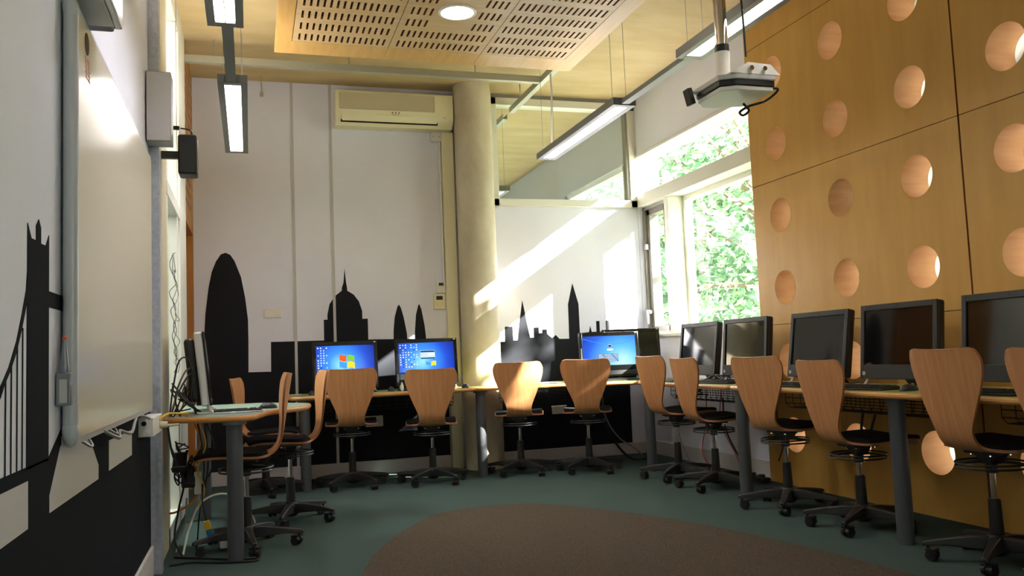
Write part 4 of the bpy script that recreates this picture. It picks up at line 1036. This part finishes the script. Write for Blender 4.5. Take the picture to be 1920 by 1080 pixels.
# ------------------------------------------------------------------ projector on a pole
PX, PY = 2.19, 3.5
m = empty('projector_pole', (PX, PY, 2.36)); tag(m, 'chrome pole dropping from the ceiling to the projector', 'pole')
MB().cyl((0, 0, .06), (0, 0, ZC-2.36), .03, n=28).build('tube', M['chrome'], m)
MB().cyl((0, 0, .05), (0, 0, .085), .034, n=28).build('collar', M['blackp'], m)
MB().cyl((0, 0, -.05), (0, 0, .05), .032, .036, n=28).build('socket', M['whitep'], m)
MB().cyl((0, 0, ZC-2.36-.02), (0, 0, ZC-2.36-.001), .07, n=28).build('ceiling_plate', M['whitep'], m)
PJ = empty('projector', (PX, PY, 2.18)); tag(PJ, 'flat white projector with black band hanging from the chrome pole', 'projector')
PJ.rotation_euler.z = math.radians(0)
pl = [(-.10, .09), (-.10, -.12), (-.03, -.16), (.17, -.16), (.17, .09), (.02, .15), (-.05, .15)]
def off(k): return [(p[0]*k+.03*(1-k), p[1]*k) for p in pl]
MB().prism(off(.96), lambda p: (*p, 0), lambda p: (*p, .022)).build('lower_case', M['whitep'], PJ, bevel=.004)
MB().prism(pl, lambda p: (*p, .0225), lambda p: (*p, .05)).build('band', M['blackp'], PJ, bevel=.004)
MB().prism(off(1.03), lambda p: (*p, .0505), lambda p: (*p, .075)).build('upper_case', M['lgrey'], PJ, bevel=.004)
m = MB(); m.prism([(-.06, .0755), (.2, .0755), (.15, .125), (.03, .13)], lambda p: (p[0], -.165, p[1]), lambda p: (p[0], -.158, p[1])); m.box(-.06, .17, -.16, .08, .0755, .082); m.cyl((0, 0, .082), (0, 0, .13), .036, n=24)
br = m.build('mount_plate', M['whitep'], PJ)
m = MB()
for x in (.04, .11): m.cyl((x, -.165, .1), (x, -.18, .1), .011, n=12)
m.build('knob', M['chrome'], br)
m = MB(); m.box(-.135, -.095, .07, .095, .045, .06); ar = m.build('arm', M['lgrey'], PJ, bevel=.003)
MB().obox((-.145, .082, .03), (.026, .05, .08), Matrix.Rotation(-.25, 3, 'Y')).build('mirror_head', M['blackp'], ar, bevel=.004)
m = MB(); m.tube([(.04*math.cos(a), .04*math.sin(a)*.6, .0) for a in [2*PI*i/12 for i in range(12)]], .008, closed=True)
cable([(PX+.03, PY-.15, 2.34), (PX+.045, PY-.12, 2.6), (PX+.035, PY-.1, 3.0), (PX+.03, PY-.1, ZC-.002)], .005, 'blackp', 'black lead running down beside the chrome projector pole')
cable([(PX+.17, PY-.12, 2.21), (PX+.22, PY-.11, 2.205), (PX+.19, PY-.05, 2.17), (PX+.12, PY-.01, 2.15), (PX+.09, PY+.02, 2.13), (PX+.12, PY+.04, 2.12), (PX+.14, PY+.02, 2.14), (PX+.1, PY+.0, 2.165)], .006, 'blackp', 'black lead looping under the projector')

# ------------------------------------------------------------------ outside
S(MB().box(4.02, 60, -30, 50, -.5, -.3).build('ground_outside', M['ground'], smooth=0))
def tree(x, y, h, r, n, size, label, seed, clumps=26, group='trees outside the windows', mats=('leafa', 'leafb')):
    rn = random.Random(seed); t = empty('leafy_tree', (x, y, -.3)); tag(t, label, 'tree', group)
    m = MB(); m.tube([(0, 0, 0), (.08, .05, h*.3), (-.05, .1, h*.6), (.1, 0, h*.9)], .16, n=10)
    cl = []
    for i in range(clumps):
        while True:
            v = Vector((rn.uniform(-1, 1), rn.uniform(-1, 1), rn.uniform(-1, 1)))
            if .15 < v.length < 1: break
        c = Vector((v.x*r, v.y*r, h+v.z*r*.85)); cl.append(c)
        m.tube([(0, 0, h*.45+.3*v.z), (c.x*.4, c.y*.4, (h*.55+c.z)/2), tuple(c)], .035, n=6)
    m.build('trunk', M['bark'], t)
    for mi, mm in enumerate(mats):
        vs, fs = [], []
        for i in range(n//len(mats)):
            c = rn.choice(cl); s = r*.30
            p = c+Vector((rn.gauss(0, s), rn.gauss(0, s), rn.gauss(0, s*.8))); a = Vector((rn.gauss(0, 1), rn.gauss(0, 1), rn.gauss(0, .6))).normalized(); b = a.orthogonal().normalized(); b = (b*math.cos(i)+a.cross(b)*math.sin(i))
            k = size*rn.uniform(.6, 1.3); o = len(vs)
            vs += [p-a*k, p+b*k*.38-a*k*.1, p+a*k, p-b*k*.38-a*k*.1]; fs.append((o, o+1, o+2, o+3))
        q = MB(); q.add(vs, fs); q.build('foliage', M[mm], t, smooth=0, fix=False)
    return t
tree(9.2, 12.2, 4.0, 3.0, 9500, .10, 'bright leafy tree just outside the big window, filling the lower pane', 1)
tree(12.5, 14.0, 5.2, 3.6, 9000, .13, 'tall leafy tree further out, seen through the upper window pane', 2)
tree(8.9, 16.4, 4.9, 3.3, 8000, .13, 'leafy tree seen at the casement side of the window', 3)
tree(14.5, 20.5, 5.4, 4.6, 7500, .19, 'distant leafy tree behind the nearer trees outside', 4)
tree(11.6, 1.5, 6.9, 2.1, 720, .16, 'sparse leafy tree out of view that dapples the sunlight', 8, clumps=14)

# ------------------------------------------------------------------ light
wd = bpy.data.worlds.new('World'); bpy.context.scene.world = wd; wd.use_nodes = True
nt = wd.node_tree; bg = nt.nodes['Background']
tc = nt.nodes.new('ShaderNodeTexCoord'); sp = nt.nodes.new('ShaderNodeSeparateXYZ'); cr = nt.nodes.new('ShaderNodeValToRGB')
cr.color_ramp.elements[0].position = .0; cr.color_ramp.elements[0].color = (.95, .97, .93, 1); cr.color_ramp.elements[1].position = .7; cr.color_ramp.elements[1].color = (.62, .78, 1, 1)
nt.links.new(tc.outputs['Generated'], sp.inputs[0]); nt.links.new(sp.outputs['Z'], cr.inputs[0]); nt.links.new(cr.outputs[0], bg.inputs['Color'])
bg.inputs['Strength'].default_value = 1.25
sd = Vector((-1, .68, -.68)).normalized()
L = bpy.data.lights.new('Sun', 'SUN'); L.energy = 30; L.angle = math.radians(.6); L.color = (1, .95, .86)
so_ = bpy.data.objects.new('Sun', L); COL.objects.link(so_); so_.rotation_euler = sd.to_track_quat('-Z', 'Y').to_euler(); so_.location = (12, 0, 9)
# unseen lamp added to brighten the corridor behind the glazed screen
CL = empty('added_corridor_light', (-1.3, 5.8, ZC)); tag(CL, 'square lamp, unseen, added to brighten the corridor behind the glazed screen', 'ceiling light')
MB().box(-.3, .3, -.3, .3, -.05, -.001).build('housing', M['fix'], CL); MB().box(-.27, .27, -.27, .27, -.054, -.0505).build('diffuser', M['corr'], CL, smooth=0)

# ------------------------------------------------------------------ camera
cam = bpy.data.cameras.new('Camera'); co = bpy.data.objects.new('Camera', cam); COL.objects.link(co)
yaw, pit, rol, F = .300708599, .0794905675, .0403028735, 1595.57
cs_, sn = math.cos, math.sin
f_ = Vector((sn(yaw)*cs_(pit), cs_(yaw)*cs_(pit), sn(pit))); r_ = Vector((cs_(yaw), -sn(yaw), 0)); d_ = f_.cross(r_)
r2 = r_*cs_(rol)+d_*sn(rol); d2 = -r_*sn(rol)+d_*cs_(rol)
mw = Matrix(((r2.x, -d2.x, -f_.x, 0), (r2.y, -d2.y, -f_.y, 0), (r2.z, -d2.z, -f_.z, 1.0), (0, 0, 0, 1)))
co.matrix_world = mw
cam.sensor_width = 36; cam.lens = F/1920*36; cam.clip_start = .05; cam.clip_end = 200
scn = bpy.context.scene; scn.camera = co
scn.view_settings.view_transform = 'Standard'; scn.view_settings.look = 'None'; scn.view_settings.gamma = 1; scn.view_settings.exposure = 2.25
